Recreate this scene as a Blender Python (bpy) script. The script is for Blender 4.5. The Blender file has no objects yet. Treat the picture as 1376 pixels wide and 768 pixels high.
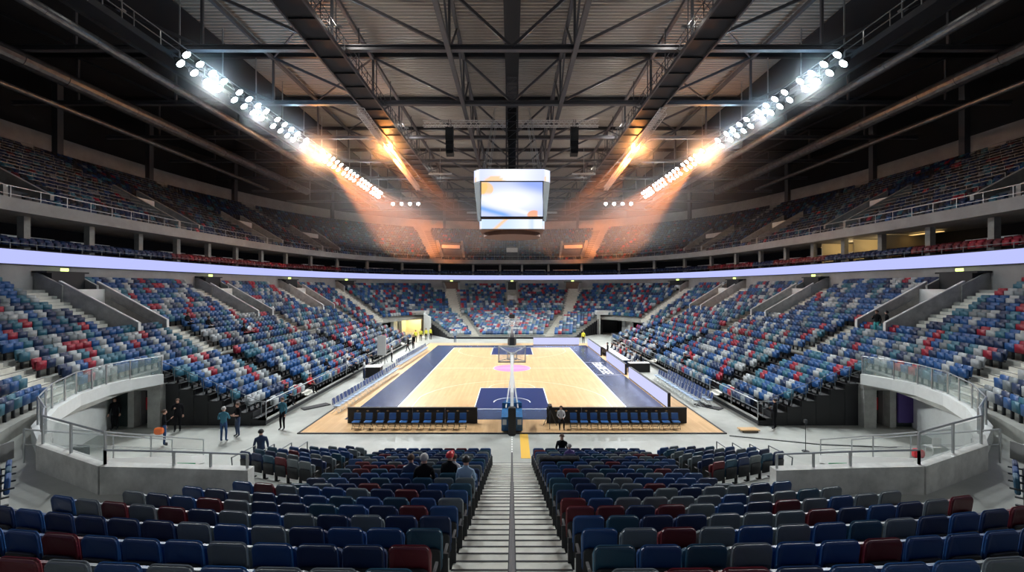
import bpy, bmesh, math, random
import numpy as np
from mathutils import Vector, Matrix
random.seed(7); RS = np.random.RandomState(11)
PI = math.pi
scene = bpy.context.scene
COL = scene.collection

# ------------------------------------------------------------------ camera
F = 577.0; EYE = 7.95
cd = bpy.data.cameras.new('camera'); cam = bpy.data.objects.new('camera', cd); COL.objects.link(cam)
cam.location = (0, 0, EYE); cam.rotation_euler = (PI/2, 0, 0)
cd.sensor_width = 36.0; cd.lens = F/1376*36; cd.shift_y = 1.0/1376; cd.clip_end = 400; cd.clip_start = 0.05
scene.camera = cam
scene.view_settings.view_transform = 'Standard'; scene.view_settings.look = 'None'
scene.view_settings.exposure = 0.0; scene.view_settings.gamma = 1.0
scene.view_settings.use_curve_mapping = False
try:
    scene.cycles.use_denoising = True; scene.cycles.sample_clamp_indirect = 4.0; scene.cycles.sample_clamp_direct = 0
    scene.cycles.max_bounces = 5; scene.cycles.diffuse_bounces = 3; scene.cycles.glossy_bounces = 3
    scene.cycles.transmission_bounces = 4; scene.cycles.volume_bounces = 0; scene.cycles.transparent_max_bounces = 12
    scene.cycles.use_light_tree = True
except Exception: pass
# ------------------------------------------------------------------ world
w = bpy.data.worlds.new('world'); scene.world = w; w.use_nodes = True
w.node_tree.nodes['Background'].inputs[0].default_value = (0.10, 0.16, 0.24, 1)
w.node_tree.nodes['Background'].inputs[1].default_value = 0.10

FLOOD_POWER = 14200.0      # each group of eight floodlights
SPOT_POWER = 260000.0      # each amber stage spot
HAZE = 0.005
NEAR_END = 0.10
WORK = 230.0

# ------------------------------------------------------------------ materials
def mat(name, col, rough=0.6, metal=0.0, var=0.0, vscale=3.0, bump=0.0, spec=0.5, alpha=None, coat=0.0, vcol=None):
    m = bpy.data.materials.new(name); m.use_nodes = True
    nt = m.node_tree; b = nt.nodes['Principled BSDF']
    b.inputs['Base Color'].default_value = (*col, 1); b.inputs['Roughness'].default_value = rough
    b.inputs['Metallic'].default_value = metal; b.inputs['Specular IOR Level'].default_value = spec
    if coat: b.inputs['Coat Weight'].default_value = coat; b.inputs['Coat Roughness'].default_value = 0.12
    if var or bump or vcol:
        tc = nt.nodes.new('ShaderNodeTexCoord'); n = nt.nodes.new('ShaderNodeTexNoise')
        n.inputs['Scale'].default_value = vscale; n.inputs['Detail'].default_value = 6; n.inputs['Roughness'].default_value = .65
        nt.links.new(tc.outputs['Object'], n.inputs['Vector'])
        r = nt.nodes.new('ShaderNodeValToRGB')
        c2 = vcol if vcol else tuple(max(0, c*(1-var)) for c in col)
        c1 = col if vcol else tuple(min(1, c*(1+var)) for c in col)
        r.color_ramp.elements[0].position = .32; r.color_ramp.elements[0].color = (*c2, 1)
        r.color_ramp.elements[1].position = .68; r.color_ramp.elements[1].color = (*c1, 1)
        nt.links.new(n.outputs['Fac'], r.inputs[0]); nt.links.new(r.outputs[0], b.inputs['Base Color'])
        if bump:
            bp = nt.nodes.new('ShaderNodeBump'); bp.inputs['Strength'].default_value = bump; bp.inputs['Distance'].default_value = .02
            nt.links.new(n.outputs['Fac'], bp.inputs['Height']); nt.links.new(bp.outputs[0], b.inputs['Normal'])
    return m
def emis(name, col, s, light=False):
    m = bpy.data.materials.new(name); m.use_nodes = True; nt = m.node_tree
    nt.nodes.remove(nt.nodes['Principled BSDF'])
    e = nt.nodes.new('ShaderNodeEmission'); e.inputs[0].default_value = (*col, 1); e.inputs[1].default_value = s
    nt.links.new(e.outputs[0], nt.nodes['Material Output'].inputs[0])
    if not light:
        try: m.cycles.emission_sampling = 'NONE'
        except Exception: pass
    return m
def glassmat(name, col, a):
    m = bpy.data.materials.new(name); m.use_nodes = True; nt = m.node_tree; b = nt.nodes['Principled BSDF']
    b.inputs['Base Color'].default_value = (*col, 1); b.inputs['Roughness'].default_value = .05
    b.inputs['Alpha'].default_value = a
    return m

M = {}
M['concrete'] = mat('concrete', (.34, .345, .315), .75, var=.22, vscale=.9, bump=.15)
M['floor'] = mat('arena_floor', (.365, .375, .345), .42, var=.22, vscale=.35, spec=.5)
M['wallconc'] = mat('fair_faced_concrete', (.34, .345, .325), .7, var=.2, vscale=1.3, bump=.2)
M['fascia'] = mat('fascia_concrete', (.27, .27, .265), .7, var=.15, vscale=.6, bump=.1)
M['stair'] = mat('stair_concrete', (.62, .61, .54), .7, var=.12, vscale=2.0)
M['nose'] = mat('stair_nosing', (.035, .035, .04), .6)
M['white'] = mat('white_paint', (.72, .72, .70), .5)
M['line'] = mat('court_line', (.9, .9, .88), .4)
M['black'] = mat('black_panel', (.008, .009, .011), .6)
M['dark'] = mat('dark_steel', (.03, .033, .038), .45, metal=.4)
M['steel'] = mat('roof_steel', (.085, .088, .10), .45, metal=.3)
M['rail'] = mat('brushed_rail', (.42, .44, .45), .35, metal=.8)
M['raildark'] = mat('grey_rail', (.16, .18, .19), .45, metal=.5)
M['alu'] = mat('aluminium_truss', (.7, .7, .7), .45, metal=.15)
M['glass'] = glassmat('balustrade_glass', (.45, .58, .56), .22)
M['boardglass'] = glassmat('backboard_glass', (.8, .85, .85), .18)
M['deck'] = mat('roof_deck', (.40, .375, .34), .45, metal=.25, var=.06, vscale=.3)
M['duct'] = mat('duct_metal', (.13, .14, .15), .42, metal=.7, var=.3, vscale=2.5)
for _k, _c in (('nblue', (.006, .050, .170)), ('nnavy', (.005, .020, .075)), ('nteal', (.010, .060, .105)), ('ngrey', (.115, .14, .15)), ('ndred', (.11, .006, .014)), ('pblue', (.03, .15, .40)), ('pnavy', (.02, .08, .24)), ('pteal', (.06, .20, .30)), ('pgrey', (.36, .41, .42)), ('pdred', (.26, .02, .035))): M[_k] = mat(_k, _c, .45)  # p tones: paler seat colours that paint a rim highlight
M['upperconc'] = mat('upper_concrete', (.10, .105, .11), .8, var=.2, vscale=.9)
M['pitwall'] = mat('pit_wall_concrete', (.50, .50, .47), .7, var=.25, vscale=1.6, bump=.2)  # paler concrete copy that stands in for light on the pit wall
M['sideshade'] = mat('side_deck_shade', (.012, .014, .018), .8)
M['blue'] = mat('seat_royal_blue', (.009, .068, .215), .42)
M['navy'] = mat('seat_navy', (.008, .026, .08), .45)
M['teal'] = mat('seat_teal', (.022, .115, .17), .45)
M['grey'] = mat('seat_grey', (.14, .17, .185), .5)
M['lgrey'] = mat('seat_light_grey', (.33, .355, .365), .5)
M['red'] = mat('seat_red', (.27, .010, .028), .42)
M['dred'] = mat('seat_dark_red', (.12, .012, .02), .45)
M['black_seat'] = mat('seat_black', (.02, .022, .028), .5)
M['chairblue'] = mat('chair_blue', (.03, .12, .34), .35)
M['chairnavy'] = mat('chair_navy', (.02, .05, .17), .4)
M['apron'] = mat('court_apron', (.050, .070, .135), .22, spec=.6, var=.08, vscale=.5)
M['keypaint'] = mat('key_paint', (.022, .035, .12), .3, spec=.5)
M['pink'] = mat('centre_circle', (.62, .22, .42), .4)
M['yellow'] = mat('yellow_strip', (.85, .5, .07), .5)
M['led'] = emis('led_ribbon', (.50, .54, 1.0), 1.05, True)
M['ledboard'] = emis('led_board', (.66, .68, 1.0), 1.0, True)
M['lens'] = emis('flood_lens', (.80, .93, 1.0), 60)
M['amberglare'] = emis('amber_glare', (1.0, .62, .24), 60)
M['exit'] = emis('exit_sign', (.75, .95, .25), 2.5)
M['green'] = mat('sign_green', (.0, .30, .10), .5)
M['warm'] = emis('warm_ceiling', (1.0, .62, .22), 1.3, True)
M['cream'] = mat('cream_wall', (.75, .66, .46), .6)
M['whitewall'] = mat('white_wall', (.70, .72, .70), .55, var=.05)
M['brown'] = mat('brown_door', (.14, .075, .05), .5)
M['doorgrey'] = mat('dark_green_door', (.04, .06, .06), .4)
M['extred'] = mat('extinguisher_red', (.55, .02, .03), .4)
M['skin'] = mat('skin', (.52, .29, .21), .5)
M['padblue'] = mat('pad_blue', (.015, .11, .27), .4, var=.5, vscale=5)
M['coldark'] = mat('dark_column', (.07, .075, .085), .7)
M['seatlight'] = mat('chair_light_blue', (.36, .46, .62), .35)
M['orange'] = mat('rim_orange', (.8, .16, .03), .4)
M['wood2'] = mat('bench_wood', (.55, .34, .15), .5)
M['purple'] = mat('purple_panel', (.07, .04, .20), .5)
M['tealcloth'] = mat('teal_cloth', (.03, .30, .30), .8)

def woodmat():
    m = bpy.data.materials.new('maple_court'); m.use_nodes = True; nt = m.node_tree; b = nt.nodes['Principled BSDF']
    tc = nt.nodes.new('ShaderNodeTexCoord'); mp = nt.nodes.new('ShaderNodeMapping')
    mp.inputs['Scale'].default_value = (1, 1, 1); mp.inputs['Rotation'].default_value = (0, 0, PI/2)
    br = nt.nodes.new('ShaderNodeTexBrick'); br.inputs['Scale'].default_value = 1.0
    br.inputs['Brick Width'].default_value = 2.4; br.inputs['Row Height'].default_value = .16; br.inputs['Mortar Size'].default_value = .002
    br.inputs['Color1'].default_value = (.80, .52, .27, 1); br.inputs['Color2'].default_value = (.70, .43, .205, 1); br.inputs['Mortar'].default_value = (.5, .3, .14, 1)
    n = nt.nodes.new('ShaderNodeTexNoise'); n.inputs['Scale'].default_value = .7; n.inputs['Detail'].default_value = 4
    mx = nt.nodes.new('ShaderNodeMix'); mx.data_type = 'RGBA'; mx.blend_type = 'MULTIPLY'; mx.inputs[0].default_value = .25
    nt.links.new(tc.outputs['Object'], mp.inputs[0]); nt.links.new(mp.outputs[0], br.inputs['Vector']); nt.links.new(tc.outputs['Object'], n.inputs['Vector'])
    nt.links.new(br.outputs['Color'], mx.inputs[6]); nt.links.new(n.outputs['Fac'], mx.inputs[7]); nt.links.new(mx.outputs[2], b.inputs['Base Color'])
    b.inputs['Roughness'].default_value = .33; b.inputs['Specular IOR Level'].default_value = .5
    return m
M['wood'] = woodmat()

# ------------------------------------------------------------------ mesh helpers
class MB:
    def __init__(s, sx=1): s.v = []; s.f = []; s.m = []; s.sx = sx
    def add(s, vs, fs, m=0):
        k = len(s.v); s.v.extend([(s.sx*x, y, z) for x, y, z in vs])
        for f in fs:
            f = [i+k for i in f]
            s.f.append(f[::-1] if s.sx < 0 else f); s.m.append(m)
        return s
    def box(s, c, d, rz=0, m=0, R=None):
        hx, hy, hz = d[0]/2, d[1]/2, d[2]/2
        P = [Vector((x, y, z)) for z in (-hz, hz) for y in (-hy, hy) for x in (-hx, hx)]
        R = R or Matrix.Rotation(rz, 3, 'Z'); c = Vector(c)
        return s.add([tuple(c + R @ p) for p in P], [(0,2,3,1),(4,5,7,6),(0,1,5,4),(2,6,7,3),(0,4,6,2),(1,3,7,5)], m)
    def span(s, a, b, m=0):     # axis-aligned box from corner to corner
        lo = [min(a[i], b[i]) for i in range(3)]; hi = [max(a[i], b[i]) for i in range(3)]
        return s.box([(lo[i]+hi[i])/2 for i in range(3)], [hi[i]-lo[i] for i in range(3)], m=m)
    def bar(s, p, q, w, h=None, m=0):   # square bar between two points
        p = Vector(p); q = Vector(q); d = q-p; L = d.length
        if L < 1e-6: return s
        d.normalize(); up = Vector((0,0,1)) if abs(d.z) < .95 else Vector((1,0,0))
        x = d.cross(up).normalized(); z = x.cross(d); h = h or w
        R = Matrix((x, d, z)).transposed()
        return s.box((p+q)/2, (w, L, h), R=R, m=m)
    def tube(s, p, q, r, n=8, r2=None, m=0, cap=True):
        p = Vector(p); q = Vector(q); d = (q-p).normalized(); up = Vector((0,0,1)) if abs(d.z) < .95 else Vector((1,0,0))
        x = d.cross(up).normalized(); y = d.cross(x); r2 = r if r2 is None else r2
        vs = []
        for c, rr in ((p, r), (q, r2)):
            for i in range(n):
                a = 2*PI*i/n; vs.append(tuple(c + x*math.cos(a)*rr + y*math.sin(a)*rr))
        fs = [(i, (i+1) % n, n+(i+1) % n, n+i) for i in range(n)]
        if cap: fs += [tuple(range(n))[::-1], tuple(range(n, 2*n))]
        return s.add(vs, fs, m)
    def path(s, pts, r, n=6, m=0, square=False):
        for a, b in zip(pts[:-1], pts[1:]):
            if square: s.bar(a, b, 2*r, m=m)
            else: s.tube(a, b, r, n, m=m)
        return s
    def quad(s, a, b, c, d, m=0): return s.add([a, b, c, d], [(0,1,2,3)], m)
    def prism(s, poly, z0, z1, m=0, ztop=None):   # poly: [(x,y)] counter-clockwise; ztop per vertex
        n = len(poly); A = sum(poly[i][0]*poly[(i+1)%n][1]-poly[(i+1)%n][0]*poly[i][1] for i in range(n))
        if A < 0: poly = poly[::-1]; ztop = ztop[::-1] if ztop else None
        vs = [(x, y, z0) for x, y in poly] + [(x, y, (ztop[i] if ztop else z1)) for i, (x, y) in enumerate(poly)]
        fs = [tuple(range(n))[::-1], tuple(range(n, 2*n))] + [(i, (i+1) % n, n+(i+1) % n, n+i) for i in range(n)]
        return s.add(vs, fs, m)
    def rrect(s, w, h, r, t, c=(0,0,0), tilt=0.0, bev=.012, nc=4, curve=0.0, m=0, rb=None):
        """rounded slab in the x-z plane, t thick along y, centre of its bottom edge at c"""
        rb = r if rb is None else rb; out = []
        for cx, cz, a0, rr in ((w/2-rb, rb, -PI/2, rb), (w/2-r, h-r, 0, r), (-w/2+r, h-r, PI/2, r), (-w/2+rb, rb, PI, rb)):
            for i in range(nc+1):
                a = a0 + PI/2*i/nc; out.append((cx+rr*math.cos(a), cz+rr*math.sin(a)))
        n = len(out); vs = []
        for y, k in ((-t/2, 1), (-t/2+bev, 0), (t/2-bev, 0), (t/2, 1)):
            for x, z in out:
                if k: x *= (w-2*bev)/w; z = h/2+(z-h/2)*(h-2*bev)/h
                yy = y + curve*(1-(2*x/w)**2)
                vs.append((c[0]+x, c[1]+yy*math.cos(tilt)-z*math.sin(tilt), c[2]+z*math.cos(tilt)+yy*math.sin(tilt)))
        fs = []
        for L in range(3):
            for i in range(n):
                j = (i+1) % n; fs.append((L*n+i, L*n+j, (L+1)*n+j, (L+1)*n+i))
        fs.append(tuple(range(n))[::-1]); fs.append(tuple(range(3*n, 4*n)))
        fs = [f[::-1] for f in fs] if False else fs
        return s.add(vs, fs, m)
    def build(s, name, mats, parent=None, smooth=False, loc=None):
        me = bpy.data.meshes.new(name); me.from_pydata(s.v, [], s.f)
        mats = mats if isinstance(mats, (list, tuple)) else [mats]
        for a in mats: me.materials.append(M[a] if isinstance(a, str) else a)
        if len(mats) > 1: me.polygons.foreach_set('material_index', s.m)
        if smooth: me.polygons.foreach_set('use_smooth', [True]*len(s.f))
        me.update(); me.validate()
        o = bpy.data.objects.new(name, me); COL.objects.link(o)
        if parent: o.parent = parent
        if loc: o.location = loc
        return o

def tag(o, label, cat, group=None, kind=None):
    if label: o['label'] = label
    if cat: o['category'] = cat
    if group: o['group'] = group
    if kind: o['kind'] = kind
    return o
def thing(name, label, cat, loc=(0,0,0), rz=0, group=None):
    o = bpy.data.objects.new(name, None); COL.objects.link(o); o.location = loc; o.rotation_euler = (0,0,rz)
    o.empty_display_size = .1
    return tag(o, label, cat, group)
def struct(o): o['kind'] = 'structure'; return o
def dup(root, loc, rz, label, group=None, matmap=None):
    r = root.copy(); COL.objects.link(r); r.location = loc; r.rotation_euler = (0,0,rz); r['label'] = label
    if group: r['group'] = group
    for ch in list(root.children):
        c = ch.copy(); COL.objects.link(c); c.parent = r
        if matmap: matmap(c)
        for g in list(ch.children):
            d = g.copy(); COL.objects.link(d); d.parent = c
            if matmap: matmap(d)
    return r
def px(x, y, z=0.0):
    Y = F*(EYE-z)/(y-385.0); return Vector(((x-688.5)*Y/F, Y, z))
ORD = ['first','second','third','fourth','fifth','sixth','seventh','eighth','ninth','tenth','eleventh','twelfth','thirteenth','fourteenth',
       'fifteenth','sixteenth','seventeenth','eighteenth','nineteenth','twentieth','twenty-first','twenty-second','twenty-third','twenty-fourth','twenty-fifth','twenty-sixth','twenty-seventh','twenty-eighth','twenty-ninth','thirtieth']
SIDE = {-1: 'left', 1: 'right'}

# ------------------------------------------------------------------ bowl plan: offsets of one superellipse around the court centre
CY = 41.8
def _base():
    a, b, n = 22.2, 34.0, 3.0; P = []; T = np.linspace(0, PI, 6001)
    x = -a*np.sin(T)**(2/n); c = np.cos(T); y = b*np.sign(c)*np.abs(c)**(2/n)
    d = np.r_[0, np.cumsum(np.hypot(np.diff(x), np.diff(y)))]
    S = np.linspace(0, d[-1], 1201); X = np.interp(S, d, x); Y = np.interp(S, d, y)
    nx = np.sign(X)*(np.abs(X)/a)**(n-1)/a; ny = np.sign(Y)*(np.abs(Y)/b)**(n-1)/b; L = np.hypot(nx, ny)
    return S, X, Y+CY, nx/L, ny/L
_S, _X, _Y, _NX, _NY = _base(); SMAX = float(_S[-1])
def ring(s, t=0.0, e=0.0):
    """s: distance from the far centre, positive to the left; t: 0 inner edge of the fixed tier, 1 its outer edge; e: extra metres"""
    q = abs(s); X = np.interp(q, _S, _X); Y = np.interp(q, _S, _Y); nx = np.interp(q, _S, _NX); ny = np.interp(q, _S, _NY)
    L = math.hypot(nx, ny); nx /= L; ny /= L; off = (9*nx*nx+11*ny*ny)*t+e
    sg = 1 if s >= 0 else -1
    return sg*(X+nx*off), Y+ny*off, sg*nx, ny
def s_at_y(y):       # left side arc position whose inner point has this Y
    i = int(np.argmin(np.abs(_Y-y))); return float(_S[i])
def strip(mb, s0, s1, A, B, step=1.0, m=0):
    """ruled strip between profiles A=(t,e,z) and B"""
    n = max(2, int(abs(s1-s0)/step)); vs = []
    for i in range(n+1):
        s = s0+(s1-s0)*i/n
        for t, e, z in (A, B):
            x, y, _, _ = ring(s, t, e); vs.append((x, y, z))
    mb.add(vs, [(2*i, 2*i+1, 2*i+3, 2*i+2) for i in range(n)], m)
def band(mb, s0, s1, prof, step=1.0, m=0, close=True):
    """closed profile [(t,e,z)...] swept along the ring"""
    n = max(2, int(abs(s1-s0)/step)); k = len(prof); vs = []
    for i in range(n+1):
        s = s0+(s1-s0)*i/n
        for t, e, z in prof:
            x, y, _, _ = ring(s, t, e); vs.append((x, y, z))
    fs = []
    for i in range(n):
        for j in range(k if close else k-1):
            j2 = (j+1) % k; fs.append((i*k+j, i*k+j2, (i+1)*k+j2, (i+1)*k+j))
    if close: fs += [tuple(range(k)), tuple(range(n*k, n*k+k))[::-1]]
    mb.add(vs, fs, m)
SFAR = s_at_y(9.0)          # the side tiers are built from the far centre to here
S_V1, S_V2, S_V3 = s_at_y(28.6), s_at_y(42.4), s_at_y(55.5)
NROW = 13
def zrow(r): return 2.95+.40*r
# ================================================================== SETTING
# floor
mb = MB(); mb.span((-60, -10, -.3), (60, 100, 0)); struct(mb.build('floor', 'floor'))
# court platform
o = MB().span((-11.5, 23.3, .0), (11.5, 60.3, .04)).build('court_platform', 'wood'); struct(o)
mb = MB()
mb.span((-10, 25.6, .04), (10, 27.8, .044)); mb.span((-10, 55.8, .04), (10, 58.0, .044))
mb.span((-10, 27.8, .04), (-7.5, 55.8, .044)); mb.span((7.5, 27.8, .04), (10, 55.8, .044))
struct(mb.build('court_apron', 'apron'))
mb = MB(); Z0, Z1 = .044, .047
for y0, y1 in ((27.8, 33.6), (50.0, 55.8)): mb.span((-2.45, y0, .04), (2.45, y1, Z0))
struct(mb.build('court_key_paint', 'keypaint'))
mb = MB()
n = 40; vs = [(1.8*math.cos(2*PI*i/n), CY+1.8*math.sin(2*PI*i/n), Z0) for i in range(n)]
mb.add(vs, [tuple(range(n))]); struct(mb.build('court_centre_circle', 'pink'))
mb = MB()
def ln(a, b, w=.06):
    mb.bar((a[0], a[1], Z1-.001), (b[0], b[1], Z1-.001), w, .003)
def arc(cx, cy, r, a0, a1, w=.05, n=32):
    for i in range(n):
        p, q = a0+(a1-a0)*i/n, a0+(a1-a0)*(i+1)/n
        ln((cx+r*math.cos(p), cy+r*math.sin(p)), (cx+r*math.cos(q), cy+r*math.sin(q)), w)
for a, b in (((-7.5, 27.8), (7.5, 27.8)), ((-7.5, 55.8), (7.5, 55.8)), ((-7.5, 27.8), (-7.5, 55.8)), ((7.5, 27.8), (7.5, 55.8)), ((-7.5, CY), (7.5, CY))): ln(a, b, .08)
for s, y in ((1, 27.8), (-1, 55.8)):
    yf = y+5.8*s
    ln((-2.45, y), (-2.45, yf)); ln((2.45, y), (2.45, yf)); ln((-2.45, yf), (2.45, yf))
    a0 = 0 if s > 0 else PI
    arc(0, y+1.575*s, 1.25, a0, a0+PI, .06); arc(0, yf, 1.8, a0, a0+PI, .04)
    th = math.acos(6.6/6.75); arc(0, y+1.575*s, 6.75, a0+th, a0+PI-th, .045, 48)
    for x in (-6.6, 6.6): ln((x, y), (x, y+1.575*s+6.75*math.sin(th)*s), .045)
arc(0, CY, 1.8, 0, 2*PI, .04)
for y in (38.6, 45.0): ln((7.5, y), (10, y), .05)
struct(mb.build('court_line_markings', 'line'))
# worn white lettering on the apron in front of the benches (unreadable in the photo: plain strokes of letter size)
mb = MB(); rr = random.Random(3)
for i in range(9):
    y = 38.95+i*.66; x0, x1 = 8.35, 9.15
    st = [((x0, y), (x1, y)), ((x0, y+.42), (x1, y+.42)), ((x0, y), (x0, y+.42)), ((x1, y), (x1, y+.42)), (((x0+x1)/2, y), ((x0+x1)/2, y+.42))]
    for a, b in rr.sample(st, 4): ln(a, b, .15)
struct(mb.build('court_lettering', 'line'))
# floor marks and seams outside the court
mb = MB(); mb.span((.42, 19.9, .0), (.86, 23.25, .006)); struct(mb.build('floor_yellow_strip', 'yellow'))
mb = MB()
for i in range(10): mb.span((-.03, 19.9+i*.34, 0), (.03, 20.1+i*.34, .005))
struct(mb.build('floor_white_line', 'line'))
mb = MB(); mb.span((-11.56, 23.18, 0), (11.56, 23.3, .05)); mb.span((-11.62, 23.2, 0), (-11.5, 60.3, .05)); mb.span((11.5, 23.2, 0), (11.62, 60.3, .05))
struct(mb.build('court_edge_trim', 'dark'))

# ------------------------------------------------------------------ fixed lower tier
V = [S_V1, S_V2, S_V3]
def fixed_skip(r, s):
    """True where no seat stands on fixed row r at arc position s"""
    a = abs(s)
    for sj in V:
        if r >= 5 and sj-2.75 < a < sj+2.15: return True
        if r <= 4 and sj-4.3 < a < sj-2.55: return True
    if abs(a-S_C) < 1.2 or abs(a-S_N) < 1.05: return True
    if abs(a-S_E) < .95 and r < 10: return True
    if abs(a-S_E) < 2.2 and r >= 10: return True
    if a < 1.0 and r < 5: return False
    if a < 1.3: return True
    return False
S_E = 9.6; S_C = 24.8; S_N = s_at_y(19.4)
mb = MB()
for r in range(NROW):
    t0, t1 = r/NROW, (r+1)/NROW; z = zrow(r); zb = zrow(r-1) if r else 2.5
    cuts = sorted([tuple(sorted((sg*(sj-2.5), sg*(sj-.1)))) for sg in (-1, 1) for sj in V]) if 5 <= r <= 10 else []
    edges = [-SFAR]+[q for c in cuts for q in c]+[SFAR]
    for i in range(0, len(edges), 2):
        strip(mb, edges[i], edges[i+1], (t0, 0, zb), (t0, 0, z)); strip(mb, edges[i], edges[i+1], (t0, 0, z), (t1, 0, z))
    if r == 10:
        for c in cuts: strip(mb, c[0], c[1], (5/NROW, 0, zrow(4)), (11/NROW, 0, zrow(4)))
struct(mb.build('stand_lower', 'concrete'))
# wall that closes the tier under the ribbon board and its top ledge
mb = MB(); band(mb, -SMAX+.01, SMAX-.01, [(1, 0, 7.0), (1, .35, 7.0), (1, .35, 9.34), (1, 0, 9.34)]); struct(mb.build('wall_ring', 'fascia'))
mb = MB(); band(mb, -SMAX+.01, SMAX-.01, [(1, -.10, 9.36), (1, .06, 9.36), (1, .06, 10.24), (1, -.10, 10.24)])
o = mb.build('ribbon_board', 'led'); tag(o, 'continuous pale blue LED ribbon board running around the whole bowl', 'LED ribbon board')
mb = MB(); band(mb, -SMAX+.01, SMAX-.01, [(1, -.13, 10.24), (1, .30, 10.24), (1, .30, 10.30), (1, -.13, 10.30)]); band(mb, -SMAX+.01, SMAX-.01, [(1, -.13, 9.30), (1, .10, 9.30), (1, .10, 9.36), (1, -.13, 9.36)])
struct(mb.build('trim_1', 'dark'))
# stairs of the fixed tier
def ring_stair(mb, sc, r0, r1, half):
    for r in range(r0, r1):
        z = zrow(r); zb = zrow(r-1) if r else 2.55
        for (ta, tb, za, zc) in (((r-.0)/NROW, (r+.5)/NROW, zb, z-.2), ((r+.5)/NROW, (r+1)/NROW, zb, z)):
            P = [ring(sc-half, ta), ring(sc+half, ta), ring(sc+half, tb), ring(sc-half, tb)]
            if za < zc: pass
            zt = zc+.012+(0.2 if ta*NROW > r+.4 else 0.0)-.0
            zt = z+.01 if ta*NROW < r+.4 else z+.21
            mb.prism([(p[0], p[1]) for p in P], zt-.4, zt, 0)
            N = [ring(sc-half, ta), ring(sc+half, ta), ring(sc+half, ta, .06), ring(sc-half, ta, .06)]
            mb.prism([(p[0], p[1]) for p in N], zt, zt+.008, 1)
for sg in (-1, 1):
    for j, sj in enumerate(V):
        mb = MB(); ring_stair(mb, sg*(sj+1.15), 5, 12, .85); ring_stair(mb, sg*(sj-3.4), 0, 5, .75)
        struct(mb.build('stair_flight', ['stair', 'nose']))
    mb = MB(); ring_stair(mb, sg*S_C, 0, 12, .8); struct(mb.build('stair_flight', ['stair', 'nose']))
    mb = MB(); ring_stair(mb, sg*S_N, 0, 12, .85); struct(mb.build('stair_flight', ['stair', 'nose']))
    mb = MB(); ring_stair(mb, sg*S_E, 0, 12, .8); struct(mb.build('stair_flight', ['stair', 'nose']))
# vomitories: two raked parapets, a landing and a dark doorway behind
def rad_wall(mb, s, ra, rb, w, zfun, zb, m=0):
    """radial wall at arc s from row ra to row rb, top following zfun(row)"""
    n = 6; L = []
    for i in range(n+1):
        r = ra+(rb-ra)*i/n; x0, y0, _, _ = ring(s-w/2, r/NROW); x1, y1, _, _ = ring(s+w/2, r/NROW); L.append((x0, y0, x1, y1, zfun(r)))
    for a, b in zip(L[:-1], L[1:]):
        mb.prism([(a[0], a[1]), (a[2], a[3]), (b[2], b[3]), (b[0], b[1])], zb, 0, m, ztop=[a[4], a[4], b[4], b[4]] if True else None)
for sg in (-1, 1):
    for j, sj in enumerate(V):
        nm = ['nearest', 'middle', 'farthest'][j]
        t = thing('vomitory_entrance', '%s concrete stair entrance with two raked parapets in the %s seating' % (['largest','middle','smallest'][j], SIDE[-sg]), 'stand entrance', group='concrete entrances in the lower tier')
        for k, so in enumerate((sj-.05, sj-2.55)):
            mb = MB(); rad_wall(mb, sg*so, 4.2, 11.0, .16, lambda r: zrow(r)+.95, 4.0); mb.build('parapet', 'pitwall', t)
            cp = MB(); pts = [ring(sg*so, r/NROW)[:2]+(zrow(r)+.97,) for r in np.linspace(4.15, 11, 7)]
            for a, b in zip(pts[:-1], pts[1:]): cp.bar(a, b, .2, .05)
            cp.bar((pts[0][0], pts[0][1], pts[0][2]), (pts[0][0], pts[0][1], zrow(4)), .2, .06); cp.build('coping', 'white', t)
        # landing floor and recess walls
        hr = MB(); q = [ring(sg*(sj-2.3), r/NROW)[:2]+(zrow(r)+.35,) for r in (4.3, 9.5)]; hr.tube(q[0], q[1], .03, 6); hr.tube(q[0], (q[0][0], q[0][1], q[0][2]-.75), .03, 6); hr.build('handrail', 'rail', t)
        mb = MB(); P = [ring(sg*(sj-2.5), 10.2/NROW), ring(sg*(sj-.1), 10.2/NROW), ring(sg*(sj-.1), 10.35/NROW), ring(sg*(sj-2.5), 10.35/NROW)]
        mb.prism([(p[0], p[1]) for p in P], zrow(9.3), zrow(10.2)+.75); mb.build('header_wall', 'white', t)
        mb = MB(); P = [ring(sg*(sj-2.45), 10.8/NROW), ring(sg*(sj-.15), 10.8/NROW), ring(sg*(sj-.15), 10.95/NROW), ring(sg*(sj-2.45), 10.95/NROW)]
        mb.prism([(p[0], p[1]) for p in P], zrow(4), zrow(10.2)+.7); mb.build('doorway', 'black', t)
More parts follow.
